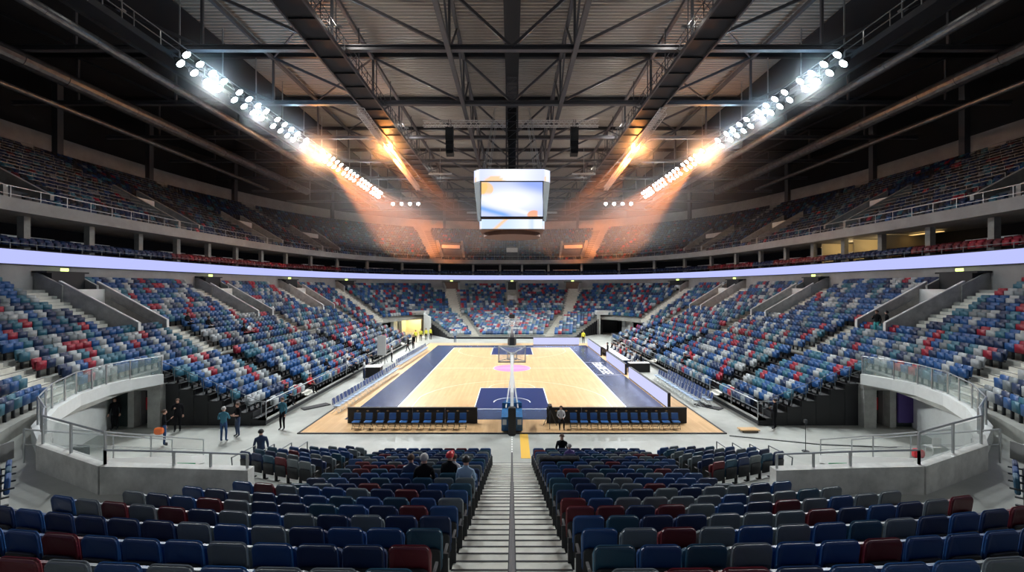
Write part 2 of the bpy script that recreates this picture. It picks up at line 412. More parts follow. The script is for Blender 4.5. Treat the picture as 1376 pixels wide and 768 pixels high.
# portals in the top rows
def portal(s, label, w=2.3, rt=10.6, matn='black'):
    t = thing('exit_portal', label, 'exit portal', group='exit portals along the top row')
    x, y, nx, ny = ring(s, rt/NROW); x2, y2, _, _ = ring(s, 1.0, -.02)
    a, b = s-w/2, s+w/2; z0, z1 = zrow(rt)-.3, 8.95
    mb = MB()
    for q in (a, b):
        P = [ring(q-.08, rt/NROW), ring(q+.08, rt/NROW), ring(q+.08, 1, -.03), ring(q-.08, 1, -.03)]
        mb.prism([(p[0], p[1]) for p in P], z0, 0, ztop=[z0+1.15, z0+1.15, z1, z1])
    mb.build('side_wall', 'wallconc', t)
    mb = MB(); P = [ring(a-.2, .9), ring(b+.2, .9), ring(b+.2, 1, -.03), ring(a-.2, 1, -.03)]
    mb.prism([(p[0], p[1]) for p in P], z1-.1, z1+.02); mb.build('canopy', 'black', t)
    mb = MB(); P = [ring(a+.1, 1, -.9), ring(b-.1, 1, -.9), ring(b-.1, 1, -.05), ring(a+.1, 1, -.05)]
    mb.prism([(p[0], p[1]) for p in P], z0, z1-.1); mb.build('doorway', matn, t)
    mb = MB(); c = ring(s, .93); mb.box((c[0], c[1], z1+.14), (.5, .08, .2), rz=math.atan2(c[2], -c[3])); mb.build('exit_sign', 'exit', t)
for sg in (-1, 1):
    for j, sj in enumerate(V): portal(sg*(sj-1.1), 'dark exit portal with lit sign above the %s %s entrance' % (['largest','middle','smallest'][j], SIDE[-sg]))
    portal(sg*(S_C-1.9), 'dark exit portal in the far %s corner of the bowl' % SIDE[-sg])
    portal(sg*(S_E-.3), 'brown exit portal at the head of the %s far-end stairs' % SIDE[-sg], 1.8, 10.2, 'brown')
t = thing('centre_entrance', 'small pale concrete entrance block in the far end seating behind the basket', 'stand entrance')
mb = MB(); q_ = [ring(-.85, 5/NROW)[:2], ring(.85, 5/NROW)[:2], ring(.85, 9/NROW)[:2], ring(-.85, 9/NROW)[:2]]
mb.prism(q_, zrow(4)-.2, 0, ztop=None) if False else mb.prism(q_, zrow(4)-.2, zrow(7)+.5); mb.build('block', 'pitwall', t)
mb = MB(); q_ = [ring(-.5, 5/NROW, -.04)[:2], ring(.5, 5/NROW, -.04)[:2], ring(.5, 5/NROW, .02)[:2], ring(-.5, 5/NROW, .02)[:2]]; mb.prism(q_, zrow(4), zrow(6)+.2); mb.build('doorway', 'brown', t)
portal(0, 'dark exit portal behind the far basket in the centre', 1.8, 10.4)

# ------------------------------------------------------------------ box level
mb = MB(); band(mb, -SMAX+.01, SMAX-.01, [(1, .06, 10.15), (1, 6, 10.15), (1, 6, 10.25), (1, .06, 10.25)]); struct(mb.build('floor_box_level', 'concrete'))
for i in range(1, 4):
    mb = MB(); band(mb, -SMAX+.01, SMAX-.01, [(1, .5+.8*i, 10.25), (1, 5.9, 10.25), (1, 5.9, 10.25+.16*i), (1, .5+.8*i, 10.25+.16*i)]); struct(mb.build('floor_box_step', 'dark'))
mb = MB(); strip(mb, -SMAX, SMAX, (1, 5.5, 10.2), (1, 5.5, 12.6)); struct(mb.build('wall_box_level', 'black'))
# ledges (drink bars) behind the boxes, with openings
s = -SFAR; k = 0
BAYS = []
while s < SFAR: BAYS.append(s); s += 4.15
for i, s in enumerate(BAYS):
    x, y, nx, ny = ring(s, 1, 1.3); a = math.atan2(ny, nx)
    o = MB().box((x, y, 11.42), (.42, .42, 2.35), rz=a).build('column', 'wallconc'); struct(o)
    if i % 5 != 2 and i+1 < len(BAYS):
        mb = MB(); band(mb, s+.5, s+3.6, [(1, 3.3, 11.35), (1, 3.65, 11.35), (1, 3.65, 11.47), (1, 3.3, 11.47)]); x2, y2, _, _ = ring(s+.5, 1, 3.45); mb.box((x2, y2, 11.05), (.12, .12, .6))
        tag(mb.build('drinks_ledge', 'white'), 'long pale ledge between two concrete columns on the box level', 'ledge', 'ledges on the box level')
mb = MB(); band(mb, -SMAX+.01, SMAX-.01, [(1, -.04, 10.62), (1, .0, 10.62), (1, .0, 10.66), (1, -.04, 10.66)]); 
for i in range(-60, 61):
    x, y, _, _ = ring(i*SFAR/60, 1, -.02); mb.box((x, y, 10.45), (.035, .035, .4))
tag(mb.build('box_railing', 'raildark'), 'thin metal railing on top of the LED ribbon board', 'railing')
# lit lounge on the right
t = thing('lit_lounge', 'warmly lit glass-fronted lounge on the right box level', 'lounge')
sa, sb = -s_at_y(45.5), -s_at_y(37.8)
def rs(s, e): p = ring(s, 1, e); return (p[0], p[1])
mb = MB(); mb.prism([rs(sa, 5.35), rs(sb, 5.35), rs(sb, 5.48), rs(sa, 5.48)], 10.3, 12.5); mb.prism([rs(sa-.1, 1.7), rs(sa, 1.7), rs(sa, 5.4), rs(sa-.1, 5.4)], 10.3, 12.5); mb.prism([rs(sb-.1, 1.7), rs(sb, 1.7), rs(sb, 5.4), rs(sb-.1, 5.4)], 10.3, 12.5)
mb.prism([rs((sa+sb)/2-.1, 1.9), rs((sa+sb)/2, 1.9), rs((sa+sb)/2, 5.4), rs((sa+sb)/2-.1, 5.4)], 10.3, 12.5); mb.build('back_wall', 'cream', t)
mb = MB(); mb.prism([rs(sa+.6, 4.0), rs(sa+3, 4.0), rs(sa+3, 4.4), rs(sa+.6, 4.4)], 12.38, 12.42); mb.prism([rs(sb-3, 3.2), rs(sb-.5, 3.2), rs(sb-.5, 3.6), rs(sb-3, 3.6)], 12.38, 12.42); mb.build('ceiling_light', 'warm', t)
for q in ((3*sa+sb)/4, (sa+3*sb)/4):
    p = ring(q, 1, 3.4); l = bpy.data.lights.new('lounge_lamp', 'POINT'); l.energy = 55; l.color = (1, .72, .36); l.shadow_soft_size = .3
    lo = bpy.data.objects.new('lounge_lamp', l); COL.objects.link(lo); lo.location = (p[0], p[1], 12.0); lo.parent = t

# ------------------------------------------------------------------ upper tier
mb = MB(); band(mb, -SMAX+.01, SMAX-.01, [(1, -.35, 12.55), (1, 6.2, 12.55), (1, 6.2, 12.7), (1, -.0, 13.35), (1, -.35, 13.35)]); struct(mb.build('slab_upper_fascia', 'fascia'))
NU = 17; UD = .93; UR = .485
def zup(r): return 13.0+UR*r
mb = MB()
for r in range(NU):
    e0 = r*UD; z = zup(r); zb = zup(r-1) if r else 12.7
    strip(mb, -SFAR, SFAR, (1, e0, zb), (1, e0, z), 1.2); strip(mb, -SFAR, SFAR, (1, e0, z), (1, e0+UD, z), 1.2)
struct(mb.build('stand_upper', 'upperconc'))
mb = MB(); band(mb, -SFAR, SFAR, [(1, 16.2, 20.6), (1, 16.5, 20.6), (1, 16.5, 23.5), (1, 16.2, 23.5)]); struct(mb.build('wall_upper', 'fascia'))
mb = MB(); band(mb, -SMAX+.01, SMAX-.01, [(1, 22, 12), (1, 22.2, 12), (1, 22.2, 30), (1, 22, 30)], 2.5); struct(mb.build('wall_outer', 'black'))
s = -SFAR+4
while s < SFAR:
    x, y, nx, ny = ring(s, 1, 15.9); o = MB().box((x, y, 25.0), (.6, .6, 9.2), rz=math.atan2(ny, nx)).build('column_upper', 'coldark'); struct(o)
    s += 9.0
# rail in front of every upper row
for r in range(NU):
    mb = MB(); e = r*UD+.03; z = zup(r)+.78 if r else zup(0)+1.05
    n = int(2*SFAR/1.6); P = []
    for i in range(n+1):
        sv = -SFAR+2*SFAR*i/n; x, y, _, _ = ring(sv, 1, e if r else -.28); P.append((x, y, z))
    for i in range(n):
        sv = -SFAR+2*SFAR*(i+.5)/n
        if r and any(abs(abs(sv)-(sj-1.0)) < 2.2 for sj in V+[S_C, S_E+.3]): continue
        mb.bar(P[i], P[i+1], .035); mb.bar((P[i][0], P[i][1], z-.85), P[i], .03)
        if not r: mb.bar((P[i][0], P[i][1], z-.5), (P[i+1][0], P[i+1][1], z-.5), .03)
    tag(mb.build('seat_row_railing', 'raildark' if r else 'rail'), ('steel guard rail along the front edge of the upper tier' if r == 0 else 'steel railing in front of the %s seat row of the upper tier' % ORD[r]), 'railing', 'upper tier railings')
# upper vomitories
for sg in (-1, 1):
    for j, sj in enumerate(V+[S_C, S_E+.3]):
        t = thing('upper_entrance', 'dark concrete entrance cut into the upper tier, %s from the far centre on the %s' % (ORD[[4, 3, 2, 1, 0][j]], SIDE[-sg]), 'stand entrance', group='upper tier entrances')
        for so in (sj-2.3, sj+.3):
            mb = MB()
            def rp(s_, r_): p = ring(sg*s_, 1, r_*UD); return (p[0], p[1])
            mb.prism([rp(so-.12, 1.5), rp(so+.12, 1.5), rp(so+.12, 8.5), rp(so-.12, 8.5)], 13.0, 0, ztop=[zup(1)+.9, zup(1)+.9, zup(8)+1.1, zup(8)+1.1]); mb.build('parapet', 'wallconc', t)
        mb = MB(); mb.prism([rp(sj-2.2, 6.5), rp(sj+.2, 6.5), rp(sj+.2, 6.7), rp(sj-2.2, 6.7)], 13.4, zup(6)+.9); mb.build('doorway', 'black', t)
        mb = MB(); mb.prism([rp(sj-2.0, 6.3), rp(sj+.0, 6.3), rp(sj+.0, 6.45), rp(sj-2.0, 6.45)], zup(6)+.2, zup(6)+.9); mb.build('sign_panel', 'white', t)
        mb = MB()
        for r in range(1, NU):
            for h in (0, .5):
                mb.prism([rp(sj+.5, r+h), rp(sj+1.7, r+h), rp(sj+1.7, r+h+.5), rp(sj+.5, r+h+.5)], zup(r)-.2, zup(r)+.01+(.24 if h else 0))
        struct(mb.build('stair_upper', 'fascia'))
t = thing('upper_entrance', 'dark entrance in the middle of the upper tier behind the scoreboard', 'stand entrance', group='upper tier entrances')
mb = MB(); mb.prism([ring(-1.1, 1, 1)[:2], ring(1.1, 1, 1)[:2], ring(1.1, 1, 6)[:2], ring(-1.1, 1, 6)[:2]], 13, 15.4); mb.build('doorway', 'black', t)
mb = MB(); mb.prism([ring(-1.1, 1, .85)[:2], ring(1.1, 1, .85)[:2], ring(1.1, 1, 1)[:2], ring(-1.1, 1, 1)[:2]], 15.0, 15.9); mb.build('sign_panel', 'white', t)

# ------------------------------------------------------------------ telescopic stands: sides
NT = 8; TD = .83; TR = .33; TX = 14.1; TY0, TY1 = 24.6, 61.0
def zt(q): return .42+TR*q
TA = [30.4, 43.5, 56.5]      # aisle positions
for sg in (-1, 1):
    mb = MB(sg)
    for q in range(NT):
        x0 = TX+TD*q; mb.span((x0, TY0, zt(q)-.12), (x0+TD, TY1, zt(q))); mb.span((x0+TD-.05, TY0+.05, zt(q)), (x0+TD, TY1, zt(q)+TR))
    struct(mb.build('stand_telescopic', 'black'))
    mb = MB(sg); P = [(TX+.25, 0)]+[]
    for q in range(NT):
        x0 = TX+TD*q; mb.span((x0+.02, TY0+.02, 0), (x0+TD, TY0+.12, zt(q)-.1))
    for q in range(NT):
        x0 = TX+TD*q; mb.span((x0+.02, TY1-.1, 0), (x0+TD, TY1, zt(q)-.1))
    mb.span((TX+.1, TY0, 0), (TX+.2, TY1, .32)); struct(mb.build('stand_skirt', 'black'))
    mb = MB(sg)
    for ya in TA:
        for q in range(NT):
            x0 = TX+TD*q; mb.span((x0, ya-.6, zt(q)), (x0+TD, ya+.6, zt(q)+.012), 0); mb.span((x0+.33, ya-.6, zt(q)), (x0+TD, ya+.6, zt(q)+.14), 0); mb.span((x0+.33, ya-.6, zt(q)+.14), (x0+.38, ya+.6, zt(q)+.146), 1); mb.span((x0, ya-.6, zt(q)+.012), (x0+.05, ya+.6, zt(q)+.018), 1)
    struct(mb.build('stair_telescopic', ['stair', 'nose']))
    # walkway deck between telescopic and fixed tiers
    mb = MB(sg); ys = np.linspace(TY0, 63, 20); vs = []
    for y in ys:
        s = s_at_y(y); x = abs(ring(s, 0)[0]); vs += [(TX+TD*NT, y, 2.62), (x+.1, y, 2.62)]
    mb.add(vs, [(2*i, 2*i+1, 2*i+3, 2*i+2) for i in range(len(ys)-1)]); struct(mb.build('walkway_middle', 'concrete'))
    # front rail
    t = thing('stand_railing', 'long white-topped railing along the front of the %s folding stand' % SIDE[sg], 'railing')
    mb = MB(sg); mb.tube((TX+.05, TY0+.1, 1.35), (TX+.05, TY1, 1.35), .03, 6); mb.tube((TX+.05, TY0+.1, 1.35), (TX+1.4, TY0+.1, 1.35), .03, 6); mb.build('top_rail', 'rail', t)
    mb = MB(sg); mb.tube((TX+.05, TY0+.1, .9), (TX+.05, TY1, .9), .015, 6); mb.build('mid_rail', 'raildark', t)
    for y in np.arange(TY0+.1, TY1, 3.0):
        mb = MB(sg); mb.tube((TX+.05, y, .36), (TX+.05, y, 1.35), .03, 6); mb.build('post', 'rail', t)
    mb = MB(sg); mb.span((TX-.05, TY0, .30), (TX+.45, TY1, .42)); struct(mb.build('stand_front_edge', 'wallconc'))
    t2 = thing('end_railing', 'stepped tube railing closing the near end of the %s folding stand' % SIDE[sg], 'railing')
    for q in range(0, NT):
        x0 = TX+TD*q; mb = MB(sg); mb.tube((x0+.3, TY0+.06, zt(q)), (x0+.3, TY0+.06, zt(q)+.95), .018, 6); mb.tube((x0+.3, TY0+.06, zt(q)+.95), (x0+TD+.3, TY0+.06, zt(q)+.95+TR), .018, 6); mb.tube((x0+.3, TY0+.06, zt(q)+.5), (x0+TD+.3, TY0+.06, zt(q)+.5+TR), .012, 6); mb.build('rail_panel', 'raildark', t2)
    # black fill from the stand end up to the tier
    mb = MB(sg); mb.span((TX+TD*NT, TY0+.4, 0), (22.0, TY0+.5, 2.5)); struct(mb.build('wall_stand_end', 'black'))

# telescopic stand: far end
NF = 13
def far_y(q, x): return 65.6+.80*q-(34-34*(1-min(.98, abs(x)/22.2)**3)**(1/3))*(q/NF)
def far_half(q): return 9.6+5.2*q/(NF-1)
def zf(q): return .30+.205*q
mb = MB(); sk = MB()
for q in range(NF):
    H = far_half(q); xs = np.linspace(-H, H, 25)
    for a, b in zip(xs[:-1], xs[1:]):
        mb.prism([(a, far_y(q, a)), (b, far_y(q, b)), (b, far_y(q+1, b)), (a, far_y(q+1, a))], zf(q)-.2, zf(q))
    for sg in (-1, 1):
        x = sg*H; sk.prism([(x, far_y(q, x)), (x+sg*.05, far_y(q, x)), (x+sg*(.5), far_y(q+1.1, x)), (x, far_y(q+1.1, x))], 0, zf(q)-.02)
struct(mb.build('stand_far', 'concrete')); struct(sk.build('stand_far_skirt', 'black'))
mb = MB(); mb.span((-9.6, 65.5, 0), (9.6, 65.62, .3)); struct(mb.build('wall_far_front', 'dark'))
def far_aisle(q): return 5.6+3.3*q/NF
for sg in (-1, 1):
    mb = MB()
    for q in range(NF):
        for h in (0, .5):
            x = sg*far_aisle(q+h); y = far_y(q+h, x); mb.box((x, y+.2, zf(q)+.01+h*.2-.1), (1.3, .42, .2), m=0); mb.box((x, y+.01, zf(q)+.012+h*.2), (1.3, .06, .012), m=1)
    struct(mb.build('stair_far', ['stair', 'nose']))

# ------------------------------------------------------------------ near stands
KN = 25
def near_z(k): return .235*k if k <= 13 else 3.055+.27*(k-13)
def near_Y(k): return 18.9-.82*k
def near_y(k, x):
    if k <= 11: return near_Y(k)
    b = CY-near_Y(k); a = 24.5+.82*(k-13); return CY-b*(1-min(.97, abs(x)/a)**2.5)**.4
def near_end(k):       # outer end of row k (metres from the centre line)
    return {12: 6.1, 13: 6.75, 14: 7.3, 15: 7.95}.get(k, 12.2 if k >= 16 else (5.75 if k <= 5 else 5.25))
for sg in (-1, 1):
    mb = MB(sg)
    for k in range(KN):
        X0, X1 = .9, (near_end(k) if k >= 12 else 6.15); z = near_z(k); n = 2 if k < 12 else 14; xs = np.linspace(X0, X1, n+1)
        zb = 0 if k < 12 else 2.0
        for a, b in zip(xs[:-1], xs[1:]):
            mb.prism([(a, near_y(k, a)+.42), (b, near_y(k, b)+.42), (b, near_y(k+1, b)+.42), (a, near_y(k+1, a)+.42)], zb-.01*k, z)
    struct(mb.build('stand_near', 'concrete'))
mb = MB()
for k in range(KN-1):
    for h in (0, 1):
        z = near_z(k)-.0 if h == 0 else near_z(k)+(near_z(k+1)-near_z(k))/2
        y1 = near_Y(k)+.42-.41*h; mb.span((-.9, y1-.41, -.05), (.9, y1, max(.02, z)), 0); mb.span((-.88, y1-.022, max(.02, z)), (.88, y1+.008, max(.02, z)+.008), 1)
struct(mb.build('stair_centre', ['stair', 'nose']))
# centre handrail
t = thing('centre_handrail', 'dark handrail running down the middle of the central stairs', 'handrail')
zr = lambda y: near_z(max(0, min(24, (18.9-y)/.82+.5)))if False else .235*max(0, (19.3-y)/.82)
def hz(y):
    k = (19.3-y)/.82; return .235*k if k < 13 else 3.055+.27*(k-13)
mb = MB(); mb.tube((0, 15.2, hz(15.2)+.9), (0, 9.0, hz(9.0)+.9), .026, 8); mb.tube((0, 9.0, hz(9.0)+.9), (0, 2.2, hz(2.2)+.9), .034, 8); mb.tube((0, 15.2, hz(15.2)+.9), (0, 15.2, hz(15.2)), .022, 8); mb.build('top_rail', 'nose', t)
for y in (13.6, 12.0, 10.4, 8.8, 7.2, 5.6, 4.0):
    mb = MB(); mb.tube((0, y, hz(y)-.1), (0, y, hz(y)+.9), .018, 8); mb.build('post', 'raildark', t)

# corner blocks of the near stand (rows turned towards the court)
CBN = [2, 3, 4, 5, 6, 6, 6]     # seats seen in each row, front row first
CANG = math.radians(19)
def cb_pos(k, j):     # seat j (0 = next to the centre block), distance-outward coordinates
    x0 = 6.65+.00*k; y0 = 18.9-.83*k+.05
    return x0+.52*j*math.cos(CANG), y0+.52*j*math.sin(CANG)
for sg in (-1, 1):
    mb = MB(sg)
    for k in range(8):
        nn = CBN[min(k, 6)]+.3; a = cb_pos(k, -.95); b = cb_pos(k, nn); a2 = cb_pos(k+1, -.95); b2 = cb_pos(k+1, nn)
        mb.prism([(a[0], a[1]+.42), (b[0], b[1]+.42), (b2[0], b2[1]+.42), (a2[0], a2[1]+.42)], -.02*k, .235*k+.012)
    mb.prism([(6.15, 12.9), (10.5, 14.2), (10.5, 11.6), (6.15, 11.4)], -.2, 1.75)
    struct(mb.build('stand_near_corner', 'concrete'))

# walkway behind the pit, pit walls and parapets
WZ = 2.45
for sg in (-1, 1):
    inner = [(6.15, 11.5), (10.9, 11.4), (14.2, 13.0), (15.1, 13.8), (17.0, 15.4), (18.8, 17.5), (20.2, 19.8), (20.75, 21.8), (20.0, 24.3)]
    outer = [(6.15, 6.0), (11.5, 3.5), (18.5, 3.5), (21.5, 8.0), (22.5, 12.0), (23.0, 16), (23.0, 19.5), (23.0, 22), (22.5, 26)]
    mb = MB(sg)
    for i in range(len(inner)-1): mb.prism([inner[i], inner[i+1], outer[i+1], outer[i]], WZ-.1, WZ)
    struct(mb.build('walkway_corner', 'floor'))
    # low wall facing the camera
    def wall(mb, pts, th, z0, zt_, m=0):
        n = len(pts); N = []
        for i in range(n):
            d = Vector((0, 0))
            if i > 0: d += (Vector(pts[i])-Vector(pts[i-1])).normalized()
            if i < n-1: d += (Vector(pts[i+1])-Vector(pts[i])).normalized()
            d.normalize(); N.append((-d.y, d.x))
        for i in range(n-1):
            a, b = pts[i], pts[i+1]; na, nb = N[i], N[i+1]; h = th/2
            za, zb = zt_[i], zt_[i+1]
            mb.prism([(a[0]-na[0]*h, a[1]-na[1]*h), (b[0]-nb[0]*h, b[1]-nb[1]*h), (b[0]+nb[0]*h, b[1]+nb[1]*h), (a[0]+na[0]*h, a[1]+na[1]*h)], z0, 0, m, ztop=[za, zb, zb, za])
    mb = MB(sg); wall(mb, [(7.05, 11.6), (9.1, 11.55), (10.9, 11.5)], .3, 0, [3.05, 3.14, 3.2]); wall(mb, [(10.9, 11.5), (14.2, 13.0), (15.1, 13.9)], .3, 0, [3.2, 3.2, 3.2])
    struct(mb.build('wall_pit_near', 'pitwall'))
    mb = MB(sg); wall(mb, [(15.1, 13.9), (17.0, 15.4), (18.75, 17.5), (20.1, 19.8), (20.6, 21.8), (20.45, 23.0), (19.9, 24.4)], .34, 2.44, [3.0]*7); struct(mb.build('wall_pit_parapet', 'whitewall'))
    mb = MB(sg); wall(mb, [(15.1, 13.9), (17.2, 15.3), (19.2, 17.3), (21.0, 19.8), (22.0, 22.2), (22.7, 24.2)], .2, 0, [2.36]*6); struct(mb.build('wall_pit_side', 'whitewall'))
    # back wall of the pit with openings
    YB = 24.35
    mb = MB(sg); mb.span((19.85, YB-.15, 0), (20.55, YB+.3, 2.15)); mb.span((21.35, YB-.1, 0), (21.7, YB+.3, 2.15)); mb.span((22.75, YB, 0), (23.6, YB+.3, 2.15)); mb.span((19.85, YB-.1, 2.1), (23.6, YB+.4, 2.44))
    struct(mb.build('wall_pit_back', 'wallconc'))
    mb = MB(sg); mb.span((20.55, YB+1.4, 0), (21.35, YB+1.5, 2.2)); mb.span((20.5, YB+.3, 0), (20.56, YB+1.5, 2.2)); mb.span((21.3, YB+.3, 0), (21.36, YB+1.5, 2.2)); struct(mb.build('wall_pit_recess', 'fascia'))
    mb = MB(sg); mb.span((21.7, YB+.1, 0), (22.75, YB+.16, 2.1)); mb.tube((21.85, YB+.02, 1.0), (21.85, YB+.02, 1.2), .03, 6); struct(mb.build('door_%d' % (1 if sg < 0 else 2), 'doorgrey'))
    # fixed tier front step next to the walkway (first riser)
    mb = MB(sg); ys = np.linspace(9.2, 26, 24); vs = []
    for y in ys:
        x, y_, _, _ = ring(s_at_y(y), 0); vs += [(abs(x), y_, 2.2), (abs(x), y_, 2.95)]
    mb.add(vs, [(2*i, 2*i+1, 2*i+3, 2*i+2) for i in range(len(ys)-1)]); struct(mb.build('wall_tier_front', 'concrete'))

# far corners: tunnels
def tunnel(sg, lit):
    mb = MB(sg); Y0 = 71.6
    mb.span((14.2, Y0, 0), (14.75, Y0+.4, 3.4)); mb.span((18.4, Y0, 0), (18.9, Y0+.4, 3.4)); mb.span((14.0, Y0-.3, 3.3), (19.1, Y0+1.2, 3.95))
    struct(mb.build('wall_tunnel_frame', 'whitewall'))
    mb = MB(sg); mb.span((14.75, Y0+3.2, 0), (18.4, Y0+3.3, 3.4)); mb.span((14.65, Y0+.4, 0), (14.75, Y0+3.3, 3.4)); mb.span((18.4, Y0+.4, 0), (18.5, Y0+3.3, 3.4))
    struct(mb.build('wall_tunnel_inside', 'cream' if lit else 'black'))
    mb = MB(sg); mb.span((19.0, 69.0, 0), (19.5, 71.9, 2.9)); mb.span((20.9, 63.5, 0), (21.4, 66.0, 2.9)); 
    wall(mb, [(19.0, 71.6), (21.2, 68.0), (21.8, 63.0)], .2, 2.1, [3.0, 3.0, 3.0]); struct(mb.build('wall_tunnel_side', 'whitewall'))
    mb = MB(sg); wall(mb, [(19.4, 72.0), (21.5, 68.2), (22.1, 63.0)], .1, 0, [2.2, 2.2, 2.2]); struct(mb.build('wall_tunnel_dark', 'dark'))
    if lit:
        mb = MB(sg); mb.prism([(9.9, 66.2), (14.2, Y0), (14.4, Y0), (14.4, 67)], 0, .01); 
        wall(mb, [(12.6, 66.4), (14.1, 69.0), (14.4, 71.7)], .2, 0, [3.3, 3.6, 3.9]); wall(mb, [(14.4, 71.7), (19.0, 71.7)], 1.6, 3.6, [3.95, 3.95]); struct(mb.build('wall_tunnel_wing', 'whitewall'))
        l = bpy.data.lights.new('tunnel_lamp', 'AREA'); l.energy = 260; l.size = 1.6; l.color = (1, .8, .45)
        o = bpy.data.objects.new('tunnel_lamp', l); COL.objects.link(o); o.location = (sg*16.6, Y0+1.8, 3.25)
tunnel(-1, True); tunnel(1, False)
# ================================================================== ROOF
DZ = 29.6
mb = MB(); vs = []; fs = []
y = -8.0
prof = [(0, 0), (.15, 0), (.20, .15), (.36, .15), (.42, 0)]
rows = []
while y < 112:
    for dy, dz in prof[:-1]: rows.append((y+dy, DZ+dz))
    y += .42
for yy, zz in rows: vs += [(-58, yy, zz), (58, yy, zz)]
for i in range(len(rows)-1): fs.append((2*i, 2*i+1, 2*i+3, 2*i+2))
mb.add(vs, fs); struct(mb.build('ceiling', 'deck'))
mb = MB(); mb.span((-60, -10, 29.95), (60, 114, 30.1)); struct(mb.build('roof_slab', 'black'))
mb = MB(); mb.span((25.5, -8, 29.42), (58, 110, 29.5)); mb.span((-58, -8, 29.42), (-25.5, 110, 29.5)); struct(mb.build('ceiling_side_shade', 'sideshade'))  # dark sheets added under the side deck to stand in for shade
NODES = [4.45, 12.8, 22.0, 31.0, 40.0]
TL, TU = 24.7, 29.05
for i in range(-1, 9):
    Y = 30.5+9.1*i
    t = thing('roof_truss', 'wide grey steel roof truss spanning the hall, %s from the camera' % ORD[i+1], 'roof truss', group='transverse roof trusses')
    hw = 46
    mb = MB(); mb.span((-hw, Y-.2, TL-.02), (hw, Y+.2, TL+.05)); mb.span((-hw, Y-.04, TL), (hw, Y+.04, TL+.32)); mb.span((-hw, Y-.2, TL+.30), (hw, Y+.2, TL+.36)); mb.build('lower_chord', 'steel', t)
    mb = MB(); mb.span((-hw, Y-.17, TU-.02), (hw, Y+.17, TU+.04)); mb.span((-hw, Y-.04, TU), (hw, Y+.04, TU+.32)); mb.span((-hw, Y-.17, TU+.32), (hw, Y+.17, TU+.38)); mb.build('upper_chord', 'dark', t)
    for sg in (-1, 1):
        for x in NODES:
            mb = MB(); mb.bar((sg*x, Y, TL), (sg*x, Y, TU), .17); mb.build('strut', 'steel', t)
        lo = [0]+NODES
        for a, b in zip(lo[:-1], lo[1:]):
            mb = MB(); mb.bar((sg*a, Y, TL+.25), (sg*b, Y, TU), .2); mb.build('strut', 'steel', t)
for x in NODES[:4]:
    for sg in (-1, 1):
        w = 'central' if x < 5 else ('second' if x < 14 else ('third' if x < 23 else 'outermost'))
        o = MB().span((sg*x-.14, 8, TU-.25), (sg*x+.14, 104, TU+.05)).build('roof_purlin', 'steel')
        tag(o, 'long steel roof beam running away from the camera, %s beam %s of the centre' % (w, SIDE[sg]), 'roof beam', 'lengthwise roof beams')
for sg in (-1, 1):
    t = thing('roof_girder', 'lengthwise steel girder just %s of the scoreboard hoist' % SIDE[sg], 'roof girder', group='lengthwise roof girders')
    x = sg*4.45
    MB().span((x-.16, 8, TL-.3), (x+.16, 104, TL)).build('lower_chord', 'steel', t)
    for i in range(-1, 8):
        Y = 30.5+9.1*i; mb = MB(); mb.bar((x, Y, TL), (x, Y+4.55, TU), .14); mb.bar((x, Y+4.55, TU), (x, Y+9.1, TL), .14); mb.build('strut', 'steel', t)
# cross bracing under the deck
for i in range(0, 7):
    for sg in (-1, 1):
        Y = 30.5+9.1*i
        tag(MB().bar((sg*12.8, Y, TU), (sg*22, Y+9.1, TU), .12).build('wind_brace', 'steel'), 'thin diagonal brace under the roof deck, %s bay from the camera on the %s' % (ORD[i], SIDE[sg]), 'roof brace', 'roof braces')

# inner catwalks
for sg in (-1, 1):
    t = thing('catwalk', 'dark suspended catwalk with lattice railings %s of the centre line' % SIDE[sg], 'catwalk', group='inner catwalks')
    mb = MB(sg); mb.span((11.6, 8, 24.0), (13.4, 74, 24.08)); 
    for i in range(0, 30): mb.span((11.6, 8+i*2.2, 23.9), (13.4, 8.08+i*2.2, 24.0))
    mb.build('deck', 'dark', t)
    for x in (11.6, 13.4):
        mb = MB(sg); mb.span((x-.06, 8, 23.82), (x+.06, 74, 24.1)); mb.build('edge_beam', 'steel', t)
    mb = MB(sg)
    for x in (11.6, 13.4):
        for z in (24.6, 25.15): mb.bar((x, 8, z), (x, 74, z), .045)
        for i in range(0, 56): y = 8+i*1.2; mb.bar((x, y, 24), (x, y, 25.15), .045); mb.bar((x, y, 24), (x, y+1.2, 25.15), .03)
    mb.build('lattice_frame', 'steel', t)
    for i in range(0, 14):
        mb = MB(sg); mb.bar((12.5, 12.3+4.55*i, 24.05), (12.5, 12.3+4.55*i, TU), .07); mb.build('hanger', 'steel', t)
# lattice box trusses
def boxtruss(name, a, b, w, label, grp):
    a = Vector(a); b = Vector(b); d = (b-a); L = d.length; d.normalize(); side = d.cross(Vector((0,0,1))).normalized(); up = side.cross(d)
    mb = MB(); C4 = [side*(w/2)*i+up*(w/2)*j for i, j in ((-1,-1), (1,-1), (1,1), (-1,1))]
    for c in C4: mb.tube(a+c, b+c, .035, 6)
    n = int(L/w)
    for i in range(n):
        p = a+d*(L*i/n); q = a+d*(L*(i+1)/n)
        for k in range(4): mb.tube(p+C4[k], q+C4[(k+1)%4], .02, 4, cap=False)
        mb.tube(p+C4[0], p+C4[1], .02, 4, cap=False); mb.tube(p+C4[2], p+C4[3], .02, 4, cap=False)
    return tag(mb.build(name, 'alu'), label, 'lighting truss', grp)
for sg in (-1, 1):
    boxtruss('lighting_truss', (sg*13.0, 36.8, 23.0), (sg*14.4, 66, 23.0), .55, 'silver lattice lighting truss running lengthwise on the %s of the scoreboard' % SIDE[sg], 'lattice lighting trusses')
boxtruss('lighting_truss', (-8.8, 42.6, 24.1), (8.6, 42.6, 24.1), .5, 'silver lattice lighting truss spanning crosswise above the scoreboard', 'lattice lighting trusses')

